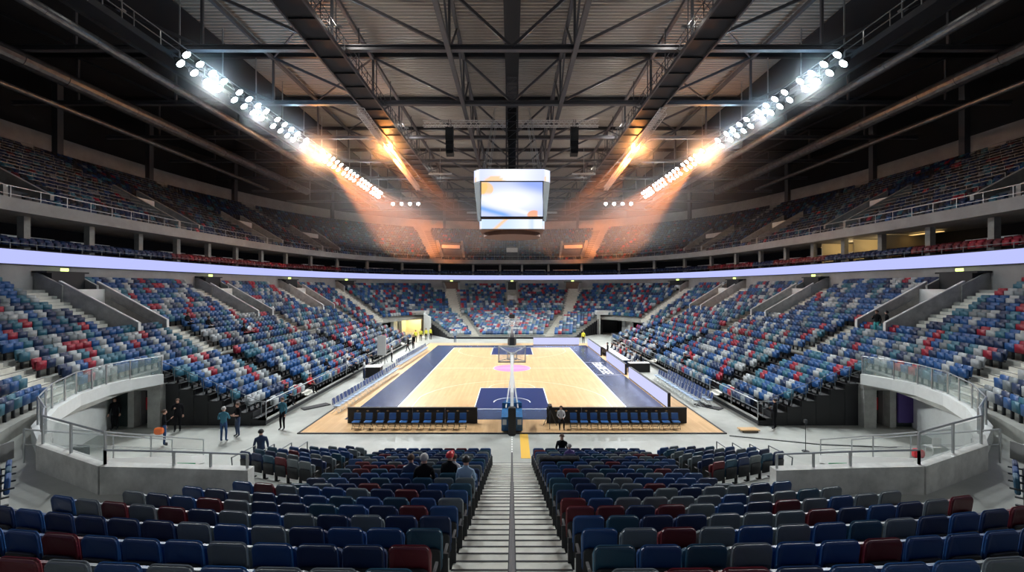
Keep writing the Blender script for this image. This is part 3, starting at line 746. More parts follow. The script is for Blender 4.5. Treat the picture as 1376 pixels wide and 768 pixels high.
# outer floodlight catwalks
for sg in (-1, 1):
    t = thing('floodlight_catwalk', 'narrow floodlight gantry with rails under the %s side of the roof' % SIDE[sg], 'catwalk', group='floodlight gantries')
    mb = MB(sg); mb.span((22.9, 8, 23.5), (24.3, 77, 23.58)); mb.span((22.85, 8, 23.3), (22.97, 77, 23.7)); mb.span((24.23, 8, 23.3), (24.35, 77, 23.7)); mb.build('deck', 'dark', t)
    mb = MB(sg)
    for x in (22.9, 24.3):
        for z in (24.15, 24.65): mb.bar((x, 8, z), (x, 77, z), .05)
        for i in range(0, 35): mb.bar((x, 8+2*i, 23.6), (x, 8+2*i, 24.65), .05)
    for i in range(0, 15): mb.bar((23.6, 12.3+4.55*i, 23.6), (23.6, 12.3+4.55*i, TU), .08)
    mb.build('railing', 'rail', t)
# ducts
for sg in (-1, 1):
    for k, (x, z, r) in enumerate(((26.2, 23.4, .32), (34.4, 23.9, .55), (37.5, 22.9, .22))):
        mb = MB(sg); y = 6.0
        while y < (84, 72, 64)[k]: mb.tube((x, y, z), (x, y+2.95, z), r, 14, cap=False); mb.tube((x, y+2.93, z), (x, y+3.02, z), r*1.06, 14); y += 3.0
        o = mb.build('air_duct', 'duct', smooth=False)
        tag(o, '%s round metal air duct running lengthwise under the %s side of the roof' % (['thin', 'thick', 'slender outermost'][k], SIDE[sg]), 'air duct', 'air ducts')

# ------------------------------------------------------------------ floodlights
def make_flood():
    t = thing('floodlight', 'proto', 'floodlight', group='white floodlights under the roof')
    mb = MB(); mb.tube((0, 0, 0), (0, 0, .10), .30, 16); mb.tube((0, 0, .10), (0, 0, .34), .29, 16, .13); mb.tube((0, 0, .34), (0, 0, .5), .11, 10)
    for i in range(8): a = PI*i/4; mb.bar((.26*math.cos(a), .26*math.sin(a), .12), (.14*math.cos(a), .14*math.sin(a), .38), .02, .06)
    mb.build('housing', 'dark', t)
    mb = MB(); n = 18; mb.add([(.27*math.cos(2*PI*i/n), .27*math.sin(2*PI*i/n), -.006) for i in range(n)]+[(0, 0, -.03)], [((i+1) % n, i, n) for i in range(n)]); mb.build('lens', 'lens', [c for c in t.children if c.name.startswith('housing')][0])
    mb = MB(); mb.bar((-.33, 0, .1), (-.33, 0, .55), .03, .06); mb.bar((.33, 0, .1), (.33, 0, .55), .03, .06); mb.bar((-.34, 0, .56), (.34, 0, .56), .06, .03); mb.build('bracket', 'steel', t)
    return t
fl0 = make_flood(); used = False
def aim(p, q): return (Vector(p)-Vector(q)).to_track_quat('Z', 'Y').to_euler()
def place_flood(p, q, label):
    global used
    if not used: o = fl0; used = True; o['label'] = label
    else: o = dup(fl0, p, 0, label)
    o.location = p; o.rotation_euler = aim(p, q); return o
def spot(parent_name, p, q, power, ang, col, blend=.5, size=.4):
    l = bpy.data.lights.new(parent_name, 'SPOT'); l.energy = power; l.color = col; l.spot_size = ang; l.spot_blend = blend; l.shadow_soft_size = size
    o = bpy.data.objects.new(parent_name, l); COL.objects.link(o); o.location = p; o.rotation_euler = aim(p, q); return o
for sg in (-1, 1):
    g = 0; Y = 28.9
    while Y < 70:
        for i in range(4):
            yy = Y+1.25*i
            for j, (x, z) in enumerate(((21.9, 23.55), (22.3, 22.95))):
                if g == 3 and i in (1, 2): continue
                place_flood((sg*x, yy, z), (sg*2.0, yy+(CY-yy)*.3, 0), 'round white floodlight, %s pair of the %s cluster from the camera, %s gantry, %s lamp' % (ORD[i], ORD[g], SIDE[sg], ['upper', 'lower'][j]))
        if g != 3: spot('flood_beam', (sg*21.6, Y+1.9, 22.6), (sg*1.0, (15 if g == 0 else 24 if g == 1 else Y+1.9+(CY-Y)*.35), 0), FLOOD_POWER, math.radians(96 if g < 2 else 86), (.93, .98, 1.0), .8, .7)
        g += 1; Y += 5.6
    for i in range(4):
        place_flood((sg*(21.2-1.5*i), 76.5, 22.7), (sg*(10-2*i), 44, 0), 'round white floodlight on the far end gantry, %s from the %s corner' % (ORD[i], SIDE[sg]))
    spot('flood_beam', (sg*18.9, 76.2, 22.6), (sg*3, 40, 0), FLOOD_POWER*.8, math.radians(80), (.93, .98, 1.0), .8, .7)
    o = MB(sg).span((15.8, 76.6, 23.2), (22, 77.0, 23.4)).build('gantry_beam', 'dark'); tag(o, 'short dark beam carrying four floodlights at the far %s corner' % SIDE[sg], 'beam')
# the same short row of floodlights at the near end of the roof (mirror of the far one), plus small work lamps on the catwalks, some of them added
for sg in (-1, 1):
    spot('flood_beam', (sg*17.0, 7.0, 22.6), (sg*5, 22, 0), FLOOD_POWER*NEAR_END, math.radians(100), (.93, .98, 1.0), .9, .9)
    for k, (x, y, z) in enumerate(((11.5, 28.6, 25.25), (24.4, 26.8, 25.2), (11.5, 46.8, 25.25), (11.5, 64.0, 25.25), (11.5, 14.0, 25.25))):  # later positions on each side are unseen lamps added to brighten the deck
        t = thing('work_lamp', 'small pale work lamp clamped to the %s catwalk rail, %s of its side' % (SIDE[sg], ORD[k]), 'lamp', (sg*x, y, z), 0, 'catwalk work lamps')
        mb = MB(); mb.box((0, 0, 0), (.42, .3, .1)); mb.bar((0, 0, -.05), (0, 0, -.6), .04); mb.build('housing', 'rail', t)
        l = bpy.data.lights.new('work_light', 'POINT'); l.energy = (WORK, WORK*.12)[k == 1]; l.color = (1, .93, .84); l.shadow_soft_size = .15
        o = bpy.data.objects.new('work_light', l); COL.objects.link(o); o.location = (sg*x, y, z+.35)
# amber stage spots
for sg in (-1, 1):
    for k, (p, q) in enumerate((((sg*21.2, 47.6, 22.55), (sg*20.5, 96, 16.5)), ((sg*13.6, 47.2, 23.4-.0), (sg*12.5, 97, 16.5)))):
        t = thing('stage_spotlight', 'amber-glowing stage spotlight %s, throwing an orange beam on the %s' % (['on the outer floodlight gantry', 'under the inner lattice truss'][k], SIDE[sg]), 'spotlight', group='amber spotlights')
        t.location = p; t.rotation_euler = aim(p, q)
        mb = MB(); mb.tube((0, 0, .02), (0, 0, .6), .22, 14); mb.tube((0, 0, .6), (0, 0, .72), .22, 14, .12); mb.build('body', 'dark', t)
        mb = MB(); mb.bar((-.3, 0, .3), (-.3, 0, .8), .04); mb.bar((.3, 0, .3), (.3, 0, .8), .04); mb.bar((-.32, 0, .8), (.32, 0, .8), .05); mb.build('yoke', 'steel', t)
        mb = MB(); nu, nv = 16, 9; rr_ = (.46, .40)[k]; mb.add([(rr_*math.sin(PI*j/nv)*math.cos(2*PI*i/nu), rr_*math.sin(PI*j/nv)*math.sin(2*PI*i/nu), -.2+rr_*math.cos(PI*j/nv)) for j in range(nv+1) for i in range(nu)], [(j*nu+i, j*nu+(i+1) % nu, (j+1)*nu+(i+1) % nu, (j+1)*nu+i) for j in range(nv) for i in range(nu)]); mb.build('glare_globe', 'amberglare', t, smooth=True)  # glowing globe added to imitate lens glare towards the camera
        for dd, ang, pw in (((0, 0, 0), 20, 1.0), ((sg*-7, 0, 1), 10, .5), ((sg*5.5, -2, 0), 9, .4)):
            q2 = (q[0]+dd[0], q[1]+dd[1], q[2]+dd[2])
            spot('amber_beam', Vector(p)+(Vector(q2)-Vector(p)).normalized()*.85, q2, SPOT_POWER*pw, math.radians(ang), (1.0, .27, .05), .6, .15)
        pl = bpy.data.lights.new('amber_spill', 'POINT'); pl.energy = (1300, 1300)[k]; pl.color = (1, .33, .07); pl.shadow_soft_size = .3
        o = bpy.data.objects.new('amber_spill', pl); COL.objects.link(o); o.location = Vector(p)+Vector((0, -.9, -.35))
# line array speakers
for sg in (-1, 1):
    t = thing('line_array_speaker', 'hanging cluster of black speakers %s of the scoreboard' % SIDE[sg], 'speaker', group='hanging speaker clusters')
    t.location = (sg*6.1, 42.0, 21.2)
    for i in range(6):
        mb = MB(); a = .12*i-.1; mb.box((0, .10*i*i*.12, 2.0-.42*i), (.75, .6, .38), R=Matrix.Rotation(-a, 3, 'X')); mb.box((0, .10*i*i*.12-.3, 2.0-.42*i), (.6, .03, .28), R=Matrix.Rotation(-a, 3, 'X')); mb.build('cabinet', 'black', t)
    mb = MB(); mb.tube((-.2, 0, 2.2), (-.1, 0, 3.1), .02, 6); mb.tube((.2, 0, 2.2), (.1, 0, 3.1), .02, 6); mb.box((0, 0, 2.25), (.8, .5, .06)); mb.build('rigging', 'dark', t)
# ------------------------------------------------------------------ scoreboard
def screen_mat(name, fn, u0, u1, v0, v1): pass
def art(mbname, pts_fn, nu, nv, parent, seed=0, strength=1.0):
    """screen surface as a grid; the shown picture is its own colour, glowing"""
    vs = []; cols = []
    for j in range(nv+1):
        for i in range(nu+1):
            u, v = i/nu, j/nv; vs.append(pts_fn(u, v)); cols.append(picture(u, v, seed))
    fs = [(j*(nu+1)+i, j*(nu+1)+i+1, (j+1)*(nu+1)+i+1, (j+1)*(nu+1)+i) for j in range(nv) for i in range(nu)]
    me = bpy.data.meshes.new(mbname); me.from_pydata(vs, [], fs)
    ca = me.color_attributes.new('picture', 'FLOAT_COLOR', 'POINT')
    ca.data.foreach_set('color', np.array([(*c, 1) for c in cols], dtype=np.float32).ravel())
    me.materials.append(M['screen']); o = bpy.data.objects.new(mbname, me); COL.objects.link(o); o.parent = parent; return o
m = bpy.data.materials.new('screen_picture'); m.use_nodes = True; nt = m.node_tree; nt.nodes.remove(nt.nodes['Principled BSDF'])
e = nt.nodes.new('ShaderNodeEmission'); at = nt.nodes.new('ShaderNodeAttribute'); at.attribute_name = 'picture'; nt.links.new(at.outputs['Color'], e.inputs[0]); e.inputs[1].default_value = 1.15
nt.links.new(e.outputs[0], nt.nodes['Material Output'].inputs[0]); M['screen'] = m
def mixc(a, b, k): k = max(0, min(1, k)); return tuple(x*(1-k)+y*k for x, y in zip(a, b))
def sst(a, b, x): x = max(0, min(1, (x-a)/(b-a))); return x*x*(3-2*x)
def picture(u, v, seed):
    W = (.93, .95, 1.0); L = (.52, .60, .93); B = (.16, .38, .85); O = (1.0, .58, .20); R = (.95, .36, .15)
    if seed == 0:      # main screen, v=0 bottom
        c = mixc(L, W, math.exp(-((u-.45)**2*4+(v-.48)**2*9))*1.3)
        c = mixc(c, (.22, .34, .88), sst(.62, .95, v-.45*(1-u)+.08)*.75*sst(.35, .8, u))
        dd = v-(.55-.62*u); c = mixc(c, W, math.exp(-(dd*16)**2)*.9)
        k = math.exp(-((v-(.22-.45*u))*13)**2)*sst(.55, .2, u) if False else math.exp(-((v-(.24-.5*u))*12)**2)*(1-sst(.35, .6, u)); c = mixc(c, B, k*.9)
        c = mixc(c, O, (1-sst(.10, .13, u+.28*abs(v-.85)**1.2+.06*(1-v)))*sst(.62, .68, v)*.9 if v < .98 else 0)
        c = mixc(c, O, (1-sst(.17, .19, math.hypot(u-.02, (v-.80)*.8)))*.8*sst(.6, .72, v))
        c = mixc(c, R, (1-sst(.105, .12, math.hypot((u-.86), (v-.04)*.8)))*.85*(1-sst(.9, .93, u)))
        return c
    if seed == 1:
        c = mixc((.62, .68, .98), W, math.exp(-((u-.5)*2.6)**2))
        c = mixc(c, O, (1-sst(.155, .17, math.hypot(u-.22, (v+.15)*.28)))*.75)
        return c
    c = mixc((.60, .74, .98), W, sst(.35, .8, u)*.7)
    c = mixc(c, O, math.exp(-((u-(.22+.18*v))*26)**2)*.9); c = mixc(c, B, math.exp(-((u-.82)*30)**2)*.4)
    return c
t = thing('scoreboard', 'large four-sided video scoreboard hanging over the centre of the court', 'scoreboard')
t.location = (0, 41.8, 0)
zt0, zt1 = 17.40, 18.45
zs0, zs1 = 14.28, 17.34; zl0, zl1 = 12.98, 14.05
def octo(h, y, c): return [(-h+c, -y), (h-c, -y), (h, -y+c), (h, y-c), (h-c, y), (-h+c, y), (-h, y-c), (-h, -y+c)]
o1 = octo(3.45, 3.45, .62)
def ringpanel(name, poly, z0, z1, seed, curve=0.0):
    n = len(poly)
    for i in range(n):
        a, b = poly[i], poly[(i+1) % n]
        art(name, lambda u, v: (a[0]*(1-u)+b[0]*u, a[1]*(1-u)+b[1]*u, z0+(z1-z0)*v+(curve*(1-(2*u-1)**2) if i % 2 == 0 else 0)*(1 if v > .5 else 1)), 24 if i % 2 == 0 else 4, 6, t, seed)
ringpanel('upper_screen', o1, zt0, zt1, 1)
mb = MB(); mb.prism([(x*.985, y*.985) for x, y in o1], zt0-.06, zt1-.02); mb.prism([(x*1.004, y*1.004) for x, y in o1], zt1, zt1+.05); mb.build('upper_ring_body', 'dark', t)
for k in range(4):
    R = Matrix.Rotation(k*PI/2, 3, 'Z')
    art('main_screen', lambda u, v: tuple(R @ Vector((-2.78+5.56*u, -3.12+.42*0-(.12*v), zs0+(zs1-zs0)*v))), 84, 50, t, 0)
    mb = MB(); pts = [(-2.84, -3.10, zs0-.06), (2.84, -3.10, zs0-.06), (2.84, -3.22, zs1+.05), (-2.84, -3.22, zs1+.05)]
    pts2 = [(x, y+.06, z) for x, y, z in pts]; mb.add([tuple(R @ Vector(p)) for p in pts2+[(x, y+.2, z) for x, y, z in pts]], [(0,1,2,3), (7,6,5,4), (0,4,5,1), (1,5,6,2), (2,6,7,3), (3,7,4,0)]); mb.build('screen_frame', 'dark', t)
    # sloping corner panel
    mb = MB(); P = [(2.84, -3.10, zs0-.4), (3.10, -2.84, zs0-.4), (3.45, -2.83, zt0-.02), (2.83, -3.45, zt0-.02)]
    mb.add([tuple(R @ Vector(p)) for p in P], [(0,1,2,3)]); mb.add([tuple(R @ Vector((x*.97, y*.97, z))) for x, y, z in P], [(3,2,1,0)]); mb.build('corner_panel', 'grey', t)
o2 = octo(2.95, 2.95, .2)
ringpanel('lower_screen', o2, zl0+.2, zl1+.0, 2, -.0)
mb = MB(); mb.prism([(x*.985, y*.985) for x, y in o2], zl0+.2, zs0-.05); n = 24
mb.prism(o2, zl0+.12, zl0+.2); c2 = [(2.75*math.cos(2*PI*i/n+.13), 2.75*math.sin(2*PI*i/n+.13)) for i in range(n)]; mb.prism(c2, zl0-.25, zl0+.12); mb.build('lower_ring_body', 'brown', t)
mb = MB()
for i in range(8):
    a = o2[i]; mb.tube((a[0]*.9, a[1]*.9, zt1), (a[0]*.55, a[1]*.55, 24.7), .03, 6)
mb.build('suspension_frame', 'rail', t)
t = thing('scoreboard_hoist', 'dark hoist shaft rising from the scoreboard to the roof', 'hoist'); t.location = (0, 41.8, 0)
mb = MB()
for sx in (-1, 1):
    for sy in (-1, 1): mb.span((sx*.55-.06, sy*.55-.06, 18.5), (sx*.55+.06, sy*.55+.06, 29.0))
for i in range(12): z = 18.7+i*.85; mb.bar((-.55, -.55, z), (.55, -.55, z), .07); mb.bar((-.55, -.55, z), (.55, -.55, z+.85), .04); mb.bar((-.55, .55, z), (.55, .55, z), .07)
mb.build('lattice_frame', 'steel', t)
MB().span((-.42, -.42, 22.0), (.42, .42, 25.2)).build('cable_basket', 'black', t); MB().span((-.35, -.35, 18.5), (.35, .35, 22.0)).build('cable_bundle', 'dark', t)
o = MB().span((-.45, 8, 28.3), (.45, 74, 29.0)).span((-.62, 8, 28.2), (.62, 74, 28.3)).build('centre_cable_tray', 'dark'); tag(o, 'wide dark cable tray running along the centre line of the roof', 'cable tray')
# small hung things
for i, (x, y, z) in enumerate(((-8.7, 52, 21.6), (8.7, 52, 21.6), (-4.9, 60, 18.3), (4.9, 60, 18.3))):
    mb = MB(); mb.bar((x-1.4, y, z), (x+1.4, y, z), .12, .25); mb.bar((x, y, z), (x, y, 24.7), .05); mb.bar((x-1.5, y+.1, z-.9), (x+1.5, y+.1, z-.9), .05); mb.bar((x, y, z-.9), (x, y, z), .05)
    tag(mb.build('hanging_batten', 'rail'), 'short pale batten hung behind the scoreboard, %s %s' % (['high', 'low'][i//2], SIDE[-1 if x < 0 else 1]), 'batten', 'hung battens')

# haze in the roof space (real scattering volume)
m = bpy.data.materials.new('roof_haze'); m.use_nodes = True; nt = m.node_tree; nt.nodes.remove(nt.nodes['Principled BSDF'])
vs_ = nt.nodes.new('ShaderNodeVolumeScatter'); vs_.inputs['Density'].default_value = HAZE; vs_.inputs['Anisotropy'].default_value = -.3; vs_.inputs['Color'].default_value = (1, 1, 1, 1)
nt.links.new(vs_.outputs[0], nt.nodes['Material Output'].inputs['Volume']); M['haze'] = m
if HAZE > 0:
    o = MB().span((-27, 42, 13.0), (27, 93, 24.0)).build('haze', 'haze'); tag(o, 'thin smoky haze hanging in the roof space around the lights', 'haze', kind='stuff')

m = bpy.data.materials.new('lamp_bloom'); m.use_nodes = True; nt = m.node_tree; nt.nodes.remove(nt.nodes['Principled BSDF'])  # scattering ball added around lamps to imitate camera bloom
v_ = nt.nodes.new('ShaderNodeVolumeScatter'); tc = nt.nodes.new('ShaderNodeTexCoord'); ln_ = nt.nodes.new('ShaderNodeVectorMath'); ln_.operation = 'LENGTH'
mr = nt.nodes.new('ShaderNodeMapRange'); mr.inputs['From Min'].default_value = 3.2; mr.inputs['From Max'].default_value = .3; mr.inputs['To Min'].default_value = 0; mr.inputs['To Max'].default_value = 1
pw_ = nt.nodes.new('ShaderNodeMath'); pw_.operation = 'POWER'; pw_.inputs[1].default_value = 2.0; ml = nt.nodes.new('ShaderNodeMath'); ml.operation = 'MULTIPLY'; ml.inputs[1].default_value = .42
nt.links.new(tc.outputs['Object'], ln_.inputs[0]); nt.links.new(ln_.outputs['Value'], mr.inputs['Value']); nt.links.new(mr.outputs[0], pw_.inputs[0]); nt.links.new(pw_.outputs[0], ml.inputs[0]); nt.links.new(ml.outputs[0], v_.inputs['Density']); nt.links.new(v_.outputs[0], nt.nodes['Material Output'].inputs['Volume']); M['lampbloom'] = m
for sg in (-1, 1):
    for k, p in enumerate(((sg*21.0, 46.9, 22.6), (sg*13.6, 46.3, 23.05))):
        mb = MB(); nu, nv = 16, 9; mb.add([(3.3*math.sin(PI*j/nv)*math.cos(2*PI*i/nu), 3.3*math.sin(PI*j/nv)*math.sin(2*PI*i/nu), 3.3*math.cos(PI*j/nv)) for j in range(nv+1) for i in range(nu)], [(j*nu+i, (j+1)*nu+i, (j+1)*nu+(i+1) % nu, j*nu+(i+1) % nu) for j in range(nv) for i in range(nu)])
        o = mb.build('lamp_bloom', 'lampbloom', loc=p); tag(o, 'glowing orange smoke around the %s amber spotlight, %s side' % (['outer', 'inner'][k], SIDE[sg]), 'haze', kind='stuff')

# weaker scattering balls imitating lens bloom at the floodlight clusters
m2 = m.copy(); M['floodbloom'] = m2
for n_ in m2.node_tree.nodes:
    if n_.type == 'MATH' and n_.operation == 'MULTIPLY': n_.inputs[1].default_value = .075
for sg in (-1, 1):
    for g in range(3):
        Y = 28.9+5.6*g; p = (sg*22.0, Y+1.9, 23.2)
        mb = MB(); nu, nv = 16, 9; mb.add([(3.3*math.sin(PI*j/nv)*math.cos(2*PI*i/nu), 3.3*math.sin(PI*j/nv)*math.sin(2*PI*i/nu), 3.3*math.cos(PI*j/nv)) for j in range(nv+1) for i in range(nu)], [(j*nu+i, (j+1)*nu+i, (j+1)*nu+(i+1) % nu, j*nu+(i+1) % nu) for j in range(nv) for i in range(nu)])
        o = mb.build('lamp_bloom', 'floodbloom', loc=p); o.scale = (1.15, 1.15, 1.0); tag(o, 'bluish smoke lit around the %s floodlight cluster from the camera, %s side' % (ORD[g], SIDE[sg]), 'haze', kind='stuff')
        pl = bpy.data.lights.new('flood_spill', 'POINT'); pl.energy = 330; pl.color = (.45, .75, 1.0); pl.shadow_soft_size = .5
        o = bpy.data.objects.new('flood_spill', pl); COL.objects.link(o); o.location = (sg*21.3, Y+1.9, 23.2)
# ================================================================== SEATS
def tmpl(mb): return (np.array(mb.v, dtype=np.float64), mb.f, mb.m)
def batch(name, items, mats):
    """items: (template, positions Nx3, rotations N, colour slot N); template material 0 takes the colour slot, others are kept"""
    VV = []; LI = []; LS = []; MI = []; base = 0
    for (tv, tf, tm), P, Rz, C in items:
        N = len(P)
        if not N: continue
        c, s = np.cos(Rz)[:, None], np.sin(Rz)[:, None]
        X = tv[None, :, 0]*c-tv[None, :, 1]*s+P[:, 0:1]; Y = tv[None, :, 0]*s+tv[None, :, 1]*c+P[:, 1:2]; Z = tv[None, :, 2]+P[:, 2:3]
        VV.append(np.stack([X, Y, Z], 2).reshape(-1, 3)); nv = len(tv)
        li = np.concatenate([np.array(f) for f in tf]); sz = np.array([len(f) for f in tf])
        LI.append((li[None]+(base+np.arange(N)*nv)[:, None]).ravel()); LS.append(np.tile(sz, N))
        tm_ = np.array(tm); MI.append(np.where(tm_[None] == 0, np.array(C)[:, None], tm_[None]+90).ravel()); base += nv*N
    V_ = np.concatenate(VV); L_ = np.concatenate(LI); S_ = np.concatenate(LS); MI = np.concatenate(MI)
    nm = len(mats); MI = np.where(MI > 90, nm-1, MI)
    me = bpy.data.meshes.new(name); me.vertices.add(len(V_)); me.vertices.foreach_set('co', V_.ravel())
    me.loops.add(len(L_)); me.loops.foreach_set('vertex_index', L_.astype(np.int32))
    me.polygons.add(len(S_)); me.polygons.foreach_set('loop_start', np.r_[0, np.cumsum(S_)[:-1]].astype(np.int32))
    try: me.polygons.foreach_set('loop_total', S_.astype(np.int32))
    except Exception: pass
    for a in mats: me.materials.append(M[a])
    me.polygons.foreach_set('material_index', MI.astype(np.int32)); me.update(calc_edges=True)
    o = bpy.data.objects.new(name, me); COL.objects.link(o); return o

# padded seat of the near stand; local y+ is where the sitter looks
def near_parts(seg=3):
    b = MB(); b.rrect(.465, .58, .065, .055, c=(0, -.04, .30), tilt=.13, bev=.014, nc=seg, curve=.03, rb=.05)
    sh = MB(); sh.rrect(.44, .40, .06, .03, c=(0, -.085, .24), tilt=.10, bev=.008, nc=2, rb=.03)
    p = MB(); p.rrect(.42, .36, .06, .085, c=(0, .08, .36), tilt=-.06, bev=.02, nc=2, rb=.05)
    L = []
    for sx in (-1, 1):
        l = MB(); x = sx*.255; l.bar((x, -.03, .0), (x, -.03, .52), .028, .10); l.bar((x, -.06, .012), (x, .10, .012), .06, .02); l.bar((x, -.04, .50), (x, .20, .50), .035, .03); L.append(l)
    pp = MB(); w_ = .465/2; pts = []  # thin strip along the top edge imitating a rim highlight
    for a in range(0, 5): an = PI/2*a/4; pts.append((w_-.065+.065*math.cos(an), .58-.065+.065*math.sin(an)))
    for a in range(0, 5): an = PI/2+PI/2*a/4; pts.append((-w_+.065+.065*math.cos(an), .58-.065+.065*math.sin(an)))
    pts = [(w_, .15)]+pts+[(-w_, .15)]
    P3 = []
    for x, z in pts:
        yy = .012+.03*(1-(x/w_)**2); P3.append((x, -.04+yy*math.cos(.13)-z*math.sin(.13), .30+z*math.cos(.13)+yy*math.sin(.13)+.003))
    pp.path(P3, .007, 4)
    return b, sh, p, L, pp
b_, sh_, p_, L_, pp_ = near_parts()
def join(parts):
    o = MB()
    for mbp, mi in parts: o.add([tuple(v) for v in mbp.v], mbp.f, mi)
    return o
T_NEAR = tmpl(join([(b_, 0), (sh_, 1), (p_, 0), (pp_, 0)]+[(l, 1) for l in L_]))
# shell seat of the side stands, folded up, seen from the front
def side_t():
    o = MB()
    def taper(w0, w1, d, h, c, tilt, m=0, ch=.05):
        vs = []
        for y in (-d/2, d/2):
            for x, z in ((-w0/2, 0), (w0/2, 0), (w1/2, h-ch), (w1/2-ch, h), (-w1/2+ch, h), (-w1/2, h-ch)):
                vs.append((c[0]+x, c[1]+y-z*tilt, c[2]+z))
        o.add(vs, [(0,1,2,3,4,5), (11,10,9,8,7,6)]+[(i, i+6, (i+1) % 6+6, (i+1) % 6) for i in range(6)], m)
    taper(.47, .485, .06, .46, (0, -.08, .40), .12, ch=.035)
    taper(.47, .46, .09, .38, (0, .03, .34), -.04, ch=.03)
    o.box((0, -.05, .2), (.07, .08, .4), m=1); o.box((0, -.04, .34), (.50, .06, .05), m=1)
    o.v = [(x*1.13, y*1.08, z*1.06) for x, y, z in o.v]
    return tmpl(o)
T_SIDE = side_t()
def far_t():
    o = MB(); o.box((0, -.08, .60), (.475, .07, .46), m=0); o.box((0, .03, .50), (.45, .10, .38), m=0); return tmpl(o)
T_FAR = far_t(); T_FARW = (T_FAR[0]*np.array([1.15, 1.05, 1.04]), T_FAR[1], T_FAR[2])
MATS = ['blue', 'navy', 'teal', 'grey', 'lgrey', 'red', 'dred', 'black_seat', 'nblue', 'nnavy', 'nteal', 'ngrey', 'ndred', 'dark']
def pick(n, w): return RS.choice(len(w), n, p=np.array(w)/sum(w))
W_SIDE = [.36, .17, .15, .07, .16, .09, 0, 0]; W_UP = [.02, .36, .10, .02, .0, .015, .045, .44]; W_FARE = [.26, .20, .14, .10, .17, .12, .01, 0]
side_pos = []; far_pos = []; up_pos = []
def rot_in(nx, ny): return math.atan2(-ny, -nx)-PI/2
SW = .565
HOLD = []      # places of seated people (x, y, radius): a seat there is folded down
for r in range(NROW-0):
    if r == NROW-1: rowt = (r+.45)/NROW
    t = (r+.5)/NROW
    # walk along the true row curve
    s = -SFAR; acc = 0; last = ring(s, t); 
    ss = np.linspace(-SFAR, SFAR, int(2*SFAR/.05)); pts = np.array([ring(q, t) for q in ss])
    d = np.r_[0, np.cumsum(np.hypot(np.diff(pts[:, 0]), np.diff(pts[:, 1])))]
    for L in np.arange(.3, d[-1], SW):
        i = int(np.searchsorted(d, L)); i = min(i, len(ss)-1); s = ss[i]
        if fixed_skip(r, s): continue
        x, y, nx, ny = pts[i]
        if y < 12 or abs(x) > 1.25*y+2.5: continue
        dist = math.hypot(x, y); (side_pos if dist < 50 else far_pos).append((x, y, zrow(r), rot_in(nx, ny)))
n_fixed = len(side_pos)+len(far_pos)
for sg in (-1, 1):
    for q in range(NT):
        for y in np.arange(TY0+.35, TY1-.2, .55):
            if any(abs(y-ya) < .8 for ya in TA): continue
            if q == 0 and y < 25.8: continue
            x = sg*(TX+TD*q+.28); e = (x, y, zt(q), sg*PI/2)
            (side_pos if math.hypot(x, y) < 50 else far_pos).append(e)
for q in range(NF):
    H = far_half(q)
    for x in np.arange(-H+.3, H-.2, .555):
        if abs(abs(x)-far_aisle(q)) < .9: continue
        far_pos.append((x, far_y(q, x)+.38, zf(q), PI))
for r in range(NU):
    e = (r+.45)*UD; step = .52
    ss = np.linspace(-SFAR, SFAR, int(2*SFAR/.06)); pts = np.array([ring(q, 1, e) for q in ss]); d = np.r_[0, np.cumsum(np.hypot(np.diff(pts[:, 0]), np.diff(pts[:, 1])))]
    for L in np.arange(.3, d[-1], step):
        i = min(int(np.searchsorted(d, L)), len(ss)-1); s = ss[i]; a = abs(s)
        if any(-2.5 < a-sj < .5 and 1 <= r <= 8 or .45 < a-sj < 1.8 for sj in V+[S_C, S_E+.3]): continue
        if a < 1.2 and r < 7: continue
        x, y, nx, ny = pts[i]
        if abs(x) > 1.25*y+3: continue
        up_pos.append((x, y, zup(r), rot_in(nx, ny)))
# box-level seats: two rows behind the ribbon board
box_pos = []; boxc = []
for k in range(2):
    ss = np.linspace(-SFAR, SFAR, int(2*SFAR/.06)); pts = np.array([ring(q, 1, .75+.8*k) for q in ss]); d = np.r_[0, np.cumsum(np.hypot(np.diff(pts[:, 0]), np.diff(pts[:, 1])))]
    for L in np.arange(.3, d[-1], .56):
        i = min(int(np.searchsorted(d, L)), len(ss)-1); x, y, nx, ny = pts[i]
        if abs(x) > 1.25*y+3: continue
        if k == 1 and abs((ss[i]+SFAR+200*4.15) % 4.15) < .5: continue
        box_pos.append((x, y, 10.25+.16*k, rot_in(nx, ny))); px_ = 688+x*F/y
        redp = (230 < px_ < 460) or px_ > 1225 or 1040 < px_ < 1110 or 950 < px_ < 1010
        boxc.append((6 if RS.rand() < .85 else 5) if redp else (9 if RS.rand() < .7 else 1))

# near stand rows: (x, y, z, rot, side, block, row, column)
near = []
for sg in (-1, 1):
    for k in range(19):
        x = 1.16; j = 0; lim = near_end(k)
        ncap = 9 if k <= 5 else 8
        while x < lim-.15:
            y = near_y(k, x); dy = (near_y(k, x+.05)-y)/.05; a = math.atan(dy)
            if k <= 11 and j >= ncap: break
            if 640 and abs(x) < 1.3*y+1.0: near.append((sg*x, y, near_z(k), sg*a, sg, 'c', k, j))
            x += .525*math.cos(a); j += 1
    for k in range(7):
        for j in range(CBN[k]):
            x, y = cb_pos(k, j); near.append((sg*x, y, .235*k+.012, sg*CANG, sg, 'b', k, j))
    for j, (x, y, z) in enumerate(((10.6, 8.9, 3.3), (11.0, 9.25, 3.3), (11.4, 9.6, 3.3), (11.2, 8.6, 3.6), (11.7, 9.0, 3.6))):
        near.append((sg*x, y, z, sg*.75, sg, 'w', 0 if j < 3 else 1, j if j < 3 else j-3))
    mb = MB(sg); mb.prism([(10.0, 8.6), (12.3, 10.4), (13.2, 9.2), (10.9, 7.4)], 2.3, 3.3); struct(mb.build('stand_near_step', 'concrete'))
near.sort(key=lambda s: math.hypot(s[0], s[1])**2+(EYE-s[2]-.6)**2)
ncol = []
